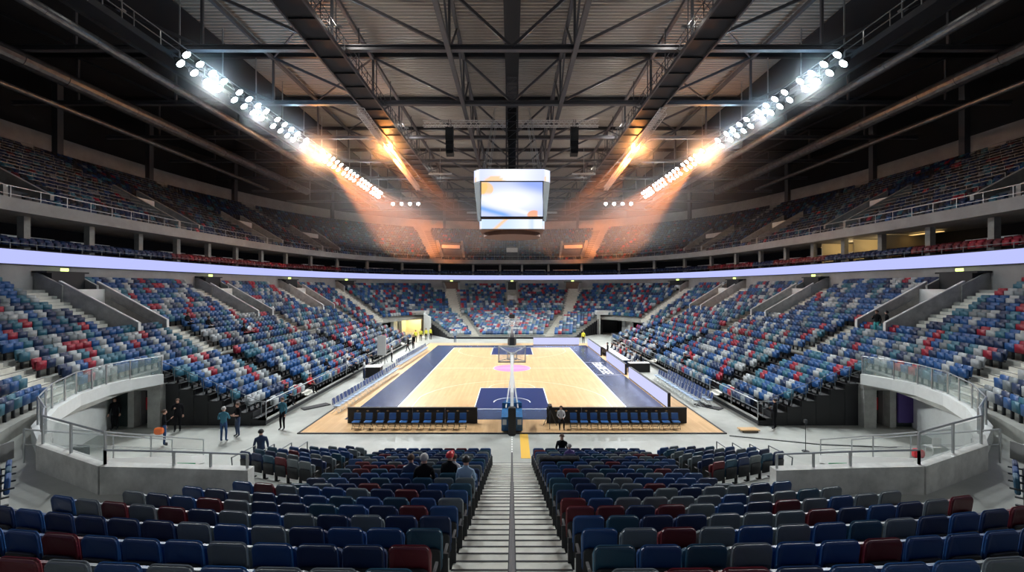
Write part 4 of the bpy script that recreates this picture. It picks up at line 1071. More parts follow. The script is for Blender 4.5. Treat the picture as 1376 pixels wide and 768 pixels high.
SEATCOL = ['blue', 'navy', 'teal', 'grey', 'lgrey', 'red', 'dred']
CNAME = {'blue': 'royal blue', 'navy': 'navy blue', 'teal': 'teal', 'grey': 'grey', 'dred': 'dark red', 'lgrey': 'grey', 'red': 'dark red', 'black_seat': 'black'}
rc = random.Random(5)
for s in near:
    if s[5] == 'c' and s[6] in (0, 1): c = rc.choices(['navy', 'teal', 'dred', 'blue'], [5, 1, .7, 4])[0]
    elif s[5] == 'b' and s[6] == 6 and s[4] < 0: c = ['grey', 'grey', 'dred', 'teal', 'navy', 'navy'][min(s[7], 5)]
    elif s[5] == 'b' and s[6] == 6: c = ['dred', 'teal', 'navy', 'grey', 'teal', 'navy'][min(s[7], 5)]
    else: c = rc.choices(['blue', 'navy', 'teal', 'grey', 'dred'], [.30, .26, .09, .27, .08])[0]
    ncol.append(c)
# prototype with parts, then copies
meshes = {}
def seat_meshes():
    p = thing('stadium_seat', 'proto', 'stadium seat')
    b = b_.build('backrest', 'navy', p, smooth=False); c = p_.build('seat_pad', 'navy', p); s = sh_.build('back_shell', 'dark', p)
    l1 = L_[0].build('leg', 'dark', p); l2 = L_[1].build('leg', 'dark', p); pi = pp_.build('rim_highlight', 'navy', b); return p, b, c, pi
SEAT0, sb_, sc_, spi_ = seat_meshes()
CM = {}
for c in set(ncol):
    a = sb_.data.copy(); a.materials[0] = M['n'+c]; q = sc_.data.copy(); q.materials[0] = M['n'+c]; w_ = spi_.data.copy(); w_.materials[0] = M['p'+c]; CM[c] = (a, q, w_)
def seat_label(s, c):
    sd = SIDE[s[4]]; k, j = s[6], s[7]
    if s[5] == 'c': return '%s seat, %s from central stairs, %s row up from floor, %s side' % (CNAME[c], ORD[j], ORD[k], sd)
    if s[5] == 'b': return '%s seat in the turned %s block, %s row, %s from inner end' % (CNAME[c], sd, ORD[k], ORD[j])
    return '%s seat beside the %s walkway, %s row, %s from the gap' % (CNAME[c], sd, ORD[k], ORD[j])
first = True
for s, c in list(zip(near, ncol))[:300]:
    g = 'padded seats of the near stand'
    if first: o = SEAT0; o.location = s[:3]; o.rotation_euler = (0, 0, s[3]); o['label'] = seat_label(s, c); o['group'] = g; first = False; sb_.data = CM[c][0]; sc_.data = CM[c][1]; spi_.data = CM[c][2]; continue
    r = SEAT0.copy(); COL.objects.link(r); r.location = s[:3]; r.rotation_euler = (0, 0, s[3]); r['label'] = seat_label(s, c)
    for ch in list(SEAT0.children):
        d = ch.copy(); COL.objects.link(d); d.parent = r; n = ch.name.split('.')[0]
        if n == 'backrest':
            d.data = CM[c][0]
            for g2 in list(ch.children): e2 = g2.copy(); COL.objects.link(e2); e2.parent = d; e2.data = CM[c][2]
        elif n == 'seat_pad': d.data = CM[c][1]
rest = list(zip(near, ncol))[300:]
def A(p): return np.array([q[:3] for q in p]).reshape(-1, 3), np.array([q[3] for q in p])
def zc(n, w): return pick(n, w)
items = []
P, R = A([s for s, c in rest]); items.append((T_NEAR, P, R, np.array([MATS.index('n'+c) for s, c in rest])))
P, R = A(side_pos); items.append((T_SIDE, P, R, zc(len(P), W_SIDE)))
P, R = A(far_pos); items.append((T_FARW, P, R, zc(len(P), W_FARE)))
P, R = A(up_pos)
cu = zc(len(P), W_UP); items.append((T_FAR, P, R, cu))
P, R = A(box_pos); items.append((T_FAR, P, R, np.array(boxc)))
o = batch('stadium_seating', items, MATS)
tag(o, 'rows of blue, grey and red seats filling the rest of the bowl', 'stadium seats', kind='stuff')
print('SEATS near', len(near), 'side', len(side_pos), 'far', len(far_pos), 'up', len(up_pos))

# ------------------------------------------------------------------ courtside chairs
def make_chair(name, label, legm, colm, seatm=None):
    t = thing(name, label, 'chair')
    MB().rrect(.43, .40, .05, .035, c=(0, -.19, .52), tilt=.15, nc=2, bev=.008, curve=.02).build('backrest', colm, t)
    mb = MB(); mb.rrect(.44, .42, .06, .04, c=(0, 0, -.21), nc=2, bev=.01)
    for i, v in enumerate(mb.v): mb.v[i] = (v[0], v[2], .45+v[1])
    mb.f = [f[::-1] for f in mb.f]; mb.build('seat', seatm or colm, t)
    for sx in (-1, 1):
        mb = MB(); mb.tube((sx*.2, .20, 0), (sx*.21, -.16, .62), .013, 6); mb.tube((sx*.21, -.16, .62), (sx*.21, -.25, .92), .012, 6); mb.build('leg', legm, t)
        mb = MB(); mb.tube((sx*.2, -.26, 0), (sx*.2, .16, .45), .013, 6); mb.build('leg', legm, t)
    mb = MB(); mb.tube((-.2, .16, .06), (.2, .16, .06), .01, 6); mb.tube((-.2, -.22, .06), (.2, -.22, .06), .01, 6); mb.build('stretcher', legm, t)
    return t
ch0 = make_chair('folding_chair', 'p', 'white', 'chairnavy', 'seatlight'); firstc = [True]
def putc(x, y, rz, label, group, z=.0):
    if firstc[0]: firstc[0] = False; ch0.location = (x, y, z); ch0.rotation_euler = (0, 0, rz); ch0['label'] = label; ch0['group'] = group; return
    dup(ch0, (x, y, z), rz, label, group)
for i in range(23):
    putc(-11.0+.02*i, 27.0+.56*i, -PI/2+rc.uniform(-.1, .1), 'blue folding chair with pale legs in the left courtside row, %s from its near end' % ORD[i], 'left courtside chairs', .04)
for i in range(20):
    putc(-10.9+.02*i, 41.4+.62*i, -PI/2+rc.uniform(-.06, .06), 'blue folding chair in the far left courtside row beyond the table, %s along' % ORD[i], 'far left courtside chairs', .04)
for k in range(2):
    for i in range(15):
        putc(12.3+.8*k, 28.6+.56*i, PI/2+rc.uniform(-.1, .1), 'blue folding chair right of the LED boards, %s row, %s from the near end' % (['inner', 'outer'][k], ORD[i]), 'right courtside chairs', 0)
# baseline benches: chairs facing the camera with a black barrier behind
bch = make_chair('bench_chair', 'p', 'dark', 'chairblue'); fb = [True]
for sg in (-1, 1):
    n = 10 if sg < 0 else 11
    for i in range(n):
        x = sg*2.0+sg*(.75+.66*i) if sg < 0 else 3.45+.57*i
        lb = 'blue bench chair with dark legs before the %s black barrier, %s from the basket' % (SIDE[sg], ORD[i])
        if fb[0]: fb[0] = False; bch.location = (x, 23.95, .04); bch.scale = (.93, .93, .9); bch.rotation_euler = (0, 0, PI); bch['label'] = lb; bch['group'] = 'baseline bench chairs'
        else: dup(bch, (x, 23.95, .04), PI, lb, 'baseline bench chairs')
    t = thing('baseline_barrier', 'long black barrier with small gold marks behind the %s bench chairs' % SIDE[sg], 'barrier', group='baseline barriers')
    x0, x1 = (2.0, 9.55) if sg < 0 else (2.0, 10.15)
    n = 4
    for i in range(n):
        a = x0+(x1-x0)*i/n; b = x0+(x1-x0)*(i+1)/n; mb = MB(sg); mb.span((a+.01, 24.92, .04), (b-.01, 25.0, .93)); mb.span((a+.01, 24.88, .90), (b-.01, 25.04, .95)); mb.build('panel', 'black', t)
    mb = MB(sg)
    for i in range(12):
        x = x0+.5+i*.58
        mb.span((x, 24.91, .74), (x+.14, 24.93, .77)); mb.span((x+.05, 24.91, .71), (x+.09, 24.93, .80))
    mb.build('gold_logo', 'wood2', t)

# ------------------------------------------------------------------ LED boards round the court
for k, (y0, y1) in enumerate(((28.0, 37.2), (38.6, 46.0), (49.2, 57.4))):
    t = thing('led_board', 'pale lilac LED advertising board on the right sideline, %s from the near baseline' % ORD[k], 'LED board', group='LED boards round the court')
    MB().span((10.1, y0, .12), (10.14, y1, 1.0)).build('screen', 'ledboard', t); MB().span((10.14, y0, .04), (10.34, y1, 1.02)).build('cabinet', 'black', t)
t = thing('led_board', 'pale lilac LED advertising board behind the far baseline', 'LED board', group='LED boards round the court')
MB().span((2.9, 58.2, .12), (9.1, 58.24, 1.05)).build('screen', 'ledboard', t); MB().span((2.9, 58.24, .04), (9.1, 58.45, 1.07)).build('cabinet', 'black', t)

# ------------------------------------------------------------------ baskets
def basket(y, d, label, padm):
    t = thing('basketball_hoop', label, 'basketball hoop')
    t.location = (0, y, 0); t.rotation_euler = (0, 0, 0 if d > 0 else PI)      # local +y looks at the court, board at y=+1.2
    MB().rrect(1.8, 1.05, .02, .03, c=(0, 1.2, 2.9), bev=.004, nc=1).build('backboard', 'boardglass', t)
    mb = MB(); 
    for a, b in (((-.9, 2.9), (.9, 2.9)), ((-.9, 3.95), (.9, 3.95)), ((-.9, 2.9), (-.9, 3.95)), ((.9, 2.9), (.9, 3.95)), ((-.3, 3.05), (.3, 3.05)), ((-.3, 3.5), (.3, 3.5)), ((-.3, 3.05), (-.3, 3.5)), ((.3, 3.05), (.3, 3.5))):
        mb.bar((a[0], 1.17, a[1]), (b[0], 1.17, b[1]), .065)
    mb.bar((-.85, 1.12, 2.95), (0, .6, 3.3), .05); mb.bar((.85, 1.12, 2.95), (0, .6, 3.3), .05); mb.bar((-.85, 1.12, 3.9), (0, .6, 3.5), .05); mb.bar((.85, 1.12, 3.9), (0, .6, 3.5), .05); mb.build('board_frame', 'white', t)
    mb = MB(); mb.span((-.93, 1.14, 2.84), (.93, 1.24, 2.92)); mb.span((-.93, 1.14, 2.84), (-.86, 1.24, 3.25)); mb.span((.86, 1.14, 2.84), (.93, 1.24, 3.25)); mb.build('edge_padding', 'navy', t)
    mb = MB(); n = 20; pts = [(.225*math.cos(2*PI*i/n), 1.63+.225*math.sin(2*PI*i/n), 3.05) for i in range(n+1)]; mb.path(pts, .012, 6); mb.span((-.06, 1.2, 3.0), (.06, 1.42, 3.07)); mb.build('rim', 'orange', [c for c in t.children if c.name.startswith('backboard')][0])
    mb = MB()
    for i in range(n):
        a = 2*PI*i/n; b = 2*PI*(i+1)/n
        for (z0, r0, z1, r1) in ((3.05, .225, 2.9, .18), (2.9, .18, 2.75, .14), (2.75, .14, 2.62, .13)):
            mb.bar((r0*math.cos(a), 1.63+r0*math.sin(a), z0), (r1*math.cos(b), 1.63+r1*math.sin(b), z1), .008); mb.bar((r0*math.cos(b), 1.63+r0*math.sin(b), z0), (r1*math.cos(a), 1.63+r1*math.sin(a), z1), .008)
    mb.build('net', 'white', [c for c in t.children if c.name.startswith('backboard')][0])
    mb = MB(); mb.bar((0, .75, 3.4), (0, -3.0, 1.75), .2, .2); mb.bar((0, .7, 3.05), (0, -2.4, 1.1), .14, .12); mb.bar((0, .7, 3.0), (0, .9, 3.5), .3, .1); mb.bar((0, -3.0, 1.8), (0, -4.4, .6), .18, .16)
    mb.bar((-.35, -2.8, .9), (0, -.4, 2.8), .07); mb.bar((.35, -2.8, .9), (0, -.4, 2.8), .07); mb.build('arm', 'white', t)
    mb = MB(); mb.span((-.58, -4.4, .10), (.58, -2.6, .85)); mb.prism([(-.58, -2.6), (.58, -2.6), (.3, -1.7), (-.3, -1.7)], .1, 1.15); mb.build('base', padm, t)
    mb = MB(); mb.span((-.52, -4.46, .45), (-.3, -4.4, .72)); mb.span((.3, -4.46, .45), (.52, -4.4, .72)); mb.build('base_lettering', 'white', t)
    mb = MB(); mb.rrect(.42, 1.5, .1, .34, c=(0, -4.75, .0), bev=.03); mb.build('column_padding', 'black', t)
    for sx in (-1, 1):
        for yy in (-4.2, -2.8): mb = MB(); mb.tube((sx*.45-.04, yy, .09), (sx*.45+.04, yy, .09), .07, 10); mb.build('wheel', 'black', t)
    return t
basket(27.8+.0, 1, 'near basketball hoop seen from behind with blue padded base', 'padblue')
basket(55.8, -1, 'far basketball hoop facing the camera across the court', 'black')
t = thing('shot_clock', 'small shot clock box above the far backboard', 'shot clock'); t.location = (0, 54.6, 4.2)
mb = MB(); mb.box((0, 0, 0), (.7, .2, .5)); mb.build('case', 'black', t)
# camera stand at the near baseline
def tripod(p, label, h=1.5):
    t = thing('camera_tripod', label, 'camera tripod'); t.location = p
    for i in range(3):
        a = 2*PI*i/3+.4; mb = MB(); mb.tube((0, 0, h-.15), (.45*math.cos(a), .45*math.sin(a), 0), .02, 6); mb.build('leg', 'dark', t)
    mb = MB(); mb.box((0, 0, h), (.2, .5, .24)); mb.tube((0, .25, h), (0, .42, h), .07, 10); mb.build('camera', 'black', t)
tripod((2.15, 24.3, 0), 'camera on a tripod at the basket end of the right barrier', 1.15)
tripod((-13.5, 45.0, .0), 'television camera on a tripod left of the court', 1.6)

# ------------------------------------------------------------------ tables and boxes courtside
def table(p, w, d, h, rz, label, topm='white', skirt='black'):
    t = thing('table', label, 'table'); t.location = p; t.rotation_euler = (0, 0, rz)
    MB().span((-w/2, -d/2, h-.04), (w/2, d/2, h)).build('table_top', topm, t)
    mb = MB(); mb.span((-w/2+.02, -d/2+.02, 0), (w/2-.02, -d/2+.05, h-.04)); mb.span((-w/2+.02, -d/2, 0), (-w/2+.05, d/2, h-.04)); mb.span((w/2-.05, -d/2, 0), (w/2-.02, d/2, h-.04)); mb.build('skirt', skirt, t)
table((-12.3, 38.0, 0), 1.5, 1.2, .95, .1, 'black draped equipment table beside the left courtside chairs')
table((11.9, 40.3, 0), 1.9, .8, .85, .05, 'black draped table at the near end of the press seats')
for i in range(3): table((11.2, 43.6+3.4*i, 0), .7, 3.2, .78, 0, 'long press table behind the right LED boards, %s from the near end' % ORD[i], 'white', 'chairnavy')
t = thing('standing_panel', 'tall blank white panel standing by the left folding stand', 'panel'); t.location = (-13.4, 44.2, 0)
MB().span((-.45, -.05, .9), (.45, .05, 2.9)).build('board', 'whitewall', t); mb = MB(); mb.bar((-.3, 0, 0), (-.3, 0, 1), .05); mb.bar((.3, 0, 0), (.3, 0, 1), .05); mb.build('leg', 'dark', t)
o = MB().span((-17.1, 24.0, .0), (-16.9, 24.1, .01)).build('floor_tape', 'white'); bpy.data.objects.remove(o)
# cable cover on the right and small crate
mb = MB(); mb.bar((11.6, 22.9, .015), (15.6, 21.6, .015), .1, .03); mb.bar((15.6, 21.6, .015), (19, 21.2, .015), .1, .03); tag(mb.build('cable_cover', 'dark'), 'dark cable cover lying across the concrete on the right', 'cable cover')
mb = MB(); mb.prism([(-13.35, 27.6), (-12.2, 28.9), (-12.7, 29.3), (-13.8, 28.0)], 0, .06); tag(mb.build('floor_ramp', 'black'), 'small black ramp on the floor beside the left stand', 'floor ramp')
mb = MB(); mb.prism([(13.3, 27.6), (12.2, 28.9), (12.7, 29.3), (13.8, 28.0)], 0, .06); tag(mb.build('floor_ramp', 'black'), 'small black ramp on the floor beside the right stand', 'floor ramp')
t = thing('wooden_dolly', 'small pale wooden dolly on the floor in front of the right stand', 'dolly'); t.location = (13.0, 23.6, 0)
MB().span((-.5, -.25, .1), (.5, .25, .16)).build('deck', 'wood2', t)
for sx in (-1, 1):
    for sy in (-1, 1): MB().tube((sx*.4-.02, sy*.18, .05), (sx*.4+.02, sy*.18, .05), .05, 8).build('wheel', 'dark', t)
p = px(1083, 606, 0); mb = MB(); mb.tube((0, 0, 0), (0, 0, 1.45), .015, 6); mb.tube((0, 0, 0), (0, 0, .03), .16, 12); mb.box((0, 0, 1.45), (.12, .12, .16))
o = mb.build('microphone_stand', 'dark', loc=p); tag(o, 'thin black stand on the concrete floor right of the court', 'stand')

# ------------------------------------------------------------------ pit furniture: balustrades, rails
def baluster(sg, pts, h, label, glass=True, n_per=1.25, name='glass_balustrade'):
    t = thing(name, label, 'balustrade')
    mb = MB(sg); mb.path([(x, y, z+h) for x, y, z in pts], .028, 8); mb.build('top_rail', 'rail', t)
    for (a, b) in zip(pts[:-1], pts[1:]):
        a = Vector(a); b = Vector(b); L = (b-a).length; n = max(1, round(L/n_per))
        for i in range(n):
            p = a.lerp(b, i/n); q = a.lerp(b, (i+1)/n); mb = MB(sg); mb.bar(p, p+Vector((0, 0, h)), .05, .05); mb.build('post', 'rail', t)
            if glass:
                d = (q-p).normalized(); p2 = p+d*.06; q2 = q-d*.06; up = Vector((0, 0, 1)); s_ = d.cross(up).normalized()*.006; mb = MB(sg)
                vs = [p2+up*.06-s_, q2+up*.06-s_, q2+up*(h-.08)-s_, p2+up*(h-.08)-s_, p2+up*.06+s_, q2+up*.06+s_, q2+up*(h-.08)+s_, p2+up*(h-.08)+s_]
                mb.add([tuple(v) for v in vs], [(0,1,2,3), (7,6,5,4), (0,4,5,1), (1,5,6,2), (2,6,7,3), (3,7,4,0)]); mb.build('glass_pane', 'glass', t)
    mb = MB(sg); p = Vector(pts[-1]); mb.bar(p, p+Vector((0, 0, h)), .05, .05); mb.build('post', 'rail', t)
    return t
for sg in (-1, 1):
    sd = SIDE[sg]
    baluster(sg, [(15.1, 13.9, 3.0), (17.0, 15.4, 3.0), (18.75, 17.5, 3.0), (20.1, 19.8, 3.0), (20.6, 21.8, 3.0), (20.45, 23.0, 3.0), (19.9, 24.4, 3.0)], 1.0, 'curved glass balustrade on the parapet above the %s corner pit' % sd)
    baluster(sg, [(10.9, 11.5, 3.2), (12.6, 12.27, 3.2), (14.2, 13.0, 3.2), (15.05, 13.8, 3.2)], .85, 'short glass balustrade on the angled end of the %s low wall' % sd)
    baluster(sg, [(7.15, 11.6, 3.05), (9.1, 11.55, 3.14), (10.9, 11.5, 3.2)], .38, 'low steel rail on top of the %s concrete wall' % sd, False, 1.25, 'wall_rail')
    # stair going down into the pit
    t = thing('pit_stair', 'concrete stairs descending from the %s walkway into the corner pit' % sd, 'stairs')
    mb = MB(sg); n = 15; A0 = Vector((13.2, 12.8, WZ)); A1 = Vector((14.0, 19.4, 0))
    for i in range(n):
        a = A0.lerp(A1, i/n); b = A0.lerp(A1, (i+1)/n); mb.prism([(a.x-.0, a.y), (a.x+1.3, a.y), (b.x+1.3, b.y), (b.x, b.y)], 0 if i < 0 else max(0, b.z-.25), a.z-.1)
    mb.build('flight', 'fascia', t)
    mb = MB(sg)
    vs = []
    for q, dx in ((A0, 0), (A1, 0)): vs += [(q.x-.12, q.y, max(0, q.z-.4)), (q.x, q.y, max(0, q.z-.4)), (q.x, q.y, q.z+.35), (q.x-.12, q.y, q.z+.35)]
    mb.add(vs, [(3,2,1,0), (4,5,6,7), (0,1,5,4), (1,2,6,5), (2,3,7,6), (3,0,4,7)]); mb.build('kerb', 'white', t)
    for k, dx in enumerate((-.06, 1.35)):
        mb = MB(sg); a = A0+Vector((dx, 0, 1.25)); b = A1+Vector((dx, 0, 1.05)); mb.tube(a, b, .026, 8); mb.tube(b, b-Vector((0, 0, 1.05)), .024, 8); mb.tube(a, a-Vector((0, 0, 1.0)), .024, 8); m_ = a.lerp(b, .5); mb.tube(m_, m_-Vector((0, 0, .9)), .024, 8)
        a2 = a-Vector((0, 0, .45)); b2 = b-Vector((0, 0, .45)); mb.tube(a2, b2, .012, 6); mb.build('handrail', 'rail', t)
    # short stair rails in front of the turned block
    for i in range(4):
        x = 9.2+.3*i; y = 19.3-.8*i; z = 1.0+.235*i; mb = MB(sg); mb.tube((x, y, z-1.0), (x, y, z), .025, 8); mb.tube((x, y, z), (x-.1+.02*i, y-1.5, z+.12), .022, 8); mb.tube((x-.1+.02*i, y-1.5, z+.12), (x-.1, y-1.5, z-.6), .02, 6)
        tag(mb.build('stair_rail', 'raildark'), 'short dark stair rail beside the turned %s block, %s from the court' % (sd, ORD[i]), 'handrail', 'short rails by the %s block' % sd)
    # green exit sign on the pit glass
    t = thing('exit_sign', 'small green emergency exit sign low behind the %s concrete wall' % sd, 'exit sign'); t.location = (sg*12.3, 16.2, .35)
    MB().span((-.34, 0, .45), (.34, .03, .95)).build('panel', 'green', t)
    mb = MB(); mb.bar((.0, -.01, .62), (.1, -.01, .80), .05, .02); mb.bar((.0, -.01, .62), (-.08, -.01, .50), .04, .02); mb.bar((0.02, -.01, .62), (.1, -.01, .52), .04, .02); mb.tube((.12, -.02, .85), (.12, 0, .85), .03, 8); mb.span((-.3, -.015, .5), (-.15, 0, .9)); mb.build('running_figure', 'white', t)
    MB().bar((0, .02, -.35), (0, .02, .5), .05).build('stand', 'rail', t)
# extinguishers and pit boxes
for sg in (-1, 1):
    t = thing('fire_extinguisher', 'red fire extinguisher cabinet in the recess of the %s pit' % SIDE[sg], 'fire extinguisher'); t.location = (sg*20.95, 24.9, 1.2)
    MB().span((-.2, -.1, -.35), (.2, .1, .35)).build('cabinet', 'extred', t); MB().tube((0, -.14, -.25), (0, -.14, .15), .07, 10).build('cylinder', 'extred', t)
o = MB().span((21.75, 24.15, .3), (23.3, 24.25, 2.0)).build('poster_board', 'purple'); tag(o, 'dark purple banner board in the right corner pit', 'banner')
t = thing('plastic_chair', 'small white chair among red bags in the right corner pit', 'chair'); t.location = (19.8, 20.2, 0)
MB().rrect(.42, .4, .06, .03, c=(0, -.18, .5), bev=.008).build('backrest', 'white', t); mb = MB(); mb.span((-.22, -.2, .42), (.22, .22, .46)); mb.build('seat', 'white', t)
for sx in (-1, 1):
    for sy in (-1, 1): MB().tube((sx*.19, sy*.18, 0), (sx*.18, sy*.16, .43), .015, 6).build('leg', 'white', t)
mb = MB(); mb.rrect(.5, .4, .15, .3, c=(18.9, 20.0, 0), bev=.06); tag(mb.build('bag', 'extred'), 'red bag on the floor of the right corner pit', 'bag')
mb = MB(-1); mb.span((17.6, 17.6, 0), (18.1, 17.9, 1.35)); tag(mb.build('equipment_case', 'black'), 'black upright case against the left corner pit wall', 'case')
# low seat rows / platforms beside the walkways at the frame edge
for sg in (-1, 1):
    mb = MB(sg); mb.span((16.0, 12.9, WZ), (16.9, 13.8, WZ+.3)); mb.span((16.0, 12.9, WZ+.3), (16.06, 13.8, WZ+.55)); tag(mb.build('wheelchair_platform', 'fascia'), 'low dark platform box on the %s walkway at the frame edge' % SIDE[sg], 'platform')
# ================================================================== PEOPLE
def person_mesh(key, pose, cols):
    """one continuous skinned body; cols: shirt, trousers, hair materials"""
    J = {'hip': (0, 0, .96), 'sp': (0, .0, 1.16), 'ch': (0, .0, 1.36), 'nk': (0, .01, 1.52), 'h0': (0, .02, 1.60), 'h1': (0, .02, 1.68), 'h2': (0, .01, 1.74), 'no': (0, .125, 1.645)}
    for s, n in ((1, 'R'), (-1, 'L')):
        J.update({'s'+n: (s*.18, -.01, 1.43), 'e'+n: (s*.245, -.03, 1.15), 'w'+n: (s*.25, .06, .92), 'p'+n: (s*.25, .09, .85), 't'+n: (s*.095, 0, .90), 'k'+n: (s*.11, .03, .50), 'a'+n: (s*.11, -.01, .09), 'f'+n: (s*.13, .15, .035)})
    for k, v in pose.items(): J[k] = v
    R = {'hip': .145, 'sp': .13, 'ch': .155, 'nk': .058, 'h0': .075, 'h1': .098, 'h2': .075, 'no': .018}
    for n in 'LR': R.update({'s'+n: .068, 'e'+n: .047, 'w'+n: .030, 'p'+n: .034, 't'+n: .092, 'k'+n: .064, 'a'+n: .045, 'f'+n: .04})
    E = [('hip', 'sp'), ('sp', 'ch'), ('ch', 'nk'), ('nk', 'h0'), ('h0', 'h1'), ('h1', 'h2'), ('h1', 'no')]
    for n in 'LR': E += [('ch', 's'+n), ('s'+n, 'e'+n), ('e'+n, 'w'+n), ('w'+n, 'p'+n), ('hip', 't'+n), ('t'+n, 'k'+n), ('k'+n, 'a'+n), ('a'+n, 'f'+n)]
    for n, s in (('L', -1), ('R', 1)):
        w = Vector(J['w'+n]); p = Vector(J['p'+n]); d = (p-w).normalized(); side = d.cross(Vector((0, 1, 0)));
        side = side.normalized() if side.length > .1 else Vector((1, 0, 0)); nrm = side.cross(d)
        for i in range(4):
            o = (i-1.5)*.019; L = (.070, .080, .075, .060)[i]; a = 'g%s%d' % (n, i); b = a+'b'; c = a+'c'
            J[a] = tuple(p+side*o+d*.03); J[b] = tuple(p+side*o*1.1+d*(.03+L*.55)); J[c] = tuple(p+side*o*1.15+d*(.03+L*.9)+nrm*.025)
            R[a] = .010; R[b] = .009; R[c] = .008; E += [('p'+n, a), (a, b), (b, c)]
        a = 'g%sT' % n; J[a] = tuple(p+side*.035*s); J[a+'b'] = tuple(p+side*.05*s+d*.05); R[a] = .012; R[a+'b'] = .009; E += [('p'+n, a), (a, a+'b')]
    names = list(J); idx = {k: i for i, k in enumerate(names)}
    me = bpy.data.meshes.new('body'); me.from_pydata([J[k] for k in names], [(idx[a], idx[b]) for a, b in E], [])
    ob = bpy.data.objects.new('body', me); COL.objects.link(ob)
    md = ob.modifiers.new('s', 'SKIN'); md.use_smooth_shade = True
    for k in names:
        v = me.skin_vertices[0].data[idx[k]]; r = R[k]; v.radius = (r, r*.78) if k in ('hip', 'sp', 'ch') else (r, r); v.use_root = (k == 'hip')
    sd = ob.modifiers.new('d', 'SUBSURF'); sd.levels = 1; sd.render_levels = 1
    dg = bpy.context.evaluated_depsgraph_get(); me2 = bpy.data.meshes.new_from_object(ob.evaluated_get(dg)); bpy.data.objects.remove(ob)
    shirt, trou = cols[0], cols[1]
    for a in (shirt, trou, 'skin', 'black_seat'): me2.materials.append(M[a])
    segs = []
    for a, b in E:
        mi = 2
        if a in ('sp', 'ch', 'sL', 'sR') and b != 'nk': mi = 0
        if a in ('eL', 'eR'): mi = 0 if cols[2] else 2
        if b in ('sL', 'sR'): mi = 0
        if a in ('ch',) and b == 'nk': mi = 0
        if a == 'hip' and b == 'sp': mi = 0
        if a[0] in 'tk' and len(a) == 2 or (a == 'hip' and b[0] == 't'): mi = 1
        if a[0] == 'a' and len(a) == 2: mi = 3
        segs.append((np.array(J[a]), np.array(J[b]), mi, (R[a]+R[b])/2))
    n = len(me2.polygons); C = np.zeros(n*3, dtype=np.float32); me2.polygons.foreach_get('center', C); C = C.reshape(-1, 3)
    best = np.full(n, 1e9); mi_ = np.zeros(n, dtype=np.int32)
    for a, b, mi, r in segs:
        ab = b-a; t = np.clip(((C-a) @ ab)/max(1e-9, ab @ ab), 0, 1); d = np.linalg.norm(C-(a+t[:, None]*ab), axis=1)-r*.8
        k = d < best; best[k] = d[k]; mi_[k] = mi
    me2.polygons.foreach_set('material_index', mi_); me2.polygons.foreach_set('use_smooth', [True]*n)
    return me2, J
def hair_mesh(J, cap=False, long=False):
    mb = MB(); c = Vector(J['h1'])+Vector((0, -.012, .012)); nu, nv = 12, 7; vs = []
    for j in range(nv+1):
        ph = PI*.60*j/nv if not long else PI*.72*j/nv
        for i in range(nu):
            a = 2*PI*i/nu; front = max(0, math.sin(a)); p = ph*(1-.38*front)
            vs.append(tuple(c+Vector((.108*math.sin(p)*math.cos(a), .118*math.sin(p)*math.sin(a)-.004, .115*math.cos(p)))))
    fs = [(j*nu+i, (j+1)*nu+i, (j+1)*nu+(i+1) % nu, j*nu+(i+1) % nu) for j in range(nv) for i in range(nu)]
    mb.add(vs, fs)
    if cap: mb.tube(c+Vector((0, .07, .03)), c+Vector((0, .17, .02)), .07, 8, .06)
    return mb
SIT = {'hip': (0, -.02, .54), 'sp': (0, -.05, .72), 'ch': (0, -.03, .94), 'nk': (0, .0, 1.10), 'h0': (0, .02, 1.18), 'h1': (0, .03, 1.26), 'h2': (0, .02, 1.32), 'no': (0, .135, 1.225)}
for s, n in ((1, 'R'), (-1, 'L')):
    SIT.update({'s'+n: (s*.18, -.03, 1.01), 'e'+n: (s*.24, .02, .76), 'w'+n: (s*.14, .24, .70), 'p'+n: (s*.11, .31, .69), 't'+n: (s*.10, .03, .52), 'k'+n: (s*.13, .43, .50), 'a'+n: (s*.13, .42, .09), 'f'+n: (s*.14, .56, .035)})
FOLD = {'eR': (.27, .03, 1.16), 'wR': (.05, .23, 1.20), 'pR': (-.03, .25, 1.21), 'eL': (-.27, .03, 1.16), 'wL': (-.05, .25, 1.16), 'pL': (.03, .27, 1.17)}
PHONE = {'eR': (.25, .05, 1.17), 'wR': (.12, .25, 1.30), 'pR': (.09, .29, 1.34), 'no': (0, .12, 1.62)}
WALK = {'kR': (.10, .16, .52), 'aR': (.10, .20, .10), 'fR': (.11, .36, .04), 'kL': (-.10, .03, .50), 'aL': (-.10, -.22, .13), 'fL': (-.11, -.07, .05)}
LEAN = dict(SIT)
PM = {}
def person(p, rz, label, pose='stand', shirt='black_seat', trou='navy', sleeves=True, hair='brown', cap=False, extra=None, scale=1.0, group=None, long=False):
    key = (pose, shirt, trou, sleeves)
    if key not in PM: PM[key] = person_mesh(key, {'stand': {}, 'sit': SIT, 'fold': FOLD, 'phone': PHONE, 'walk': WALK}[pose], (shirt, trou, sleeves))
    me, J = PM[key]
    o = bpy.data.objects.new('person', me); COL.objects.link(o); o.location = p; o.rotation_euler = (0, 0, rz); o.scale = (scale,)*3
    tag(o, label, 'person', group)
    if hair:
        hk = ('hair', pose, hair, cap, long)
        if hk not in PM: h = hair_mesh(J, cap, long).build('hair', hair, None, smooth=True); PM[hk] = h.data; bpy.data.objects.remove(h)
        h = bpy.data.objects.new('cap' if cap else 'hair', PM[hk]); COL.objects.link(h); h.parent = o
    return o
M['hair_brown'] = mat('hair_brown', (.07, .035, .02), .7); M['hair_grey'] = mat('hair_grey', (.36, .35, .34), .7); M['hair_black'] = mat('hair_black', (.012, .01, .01), .6)
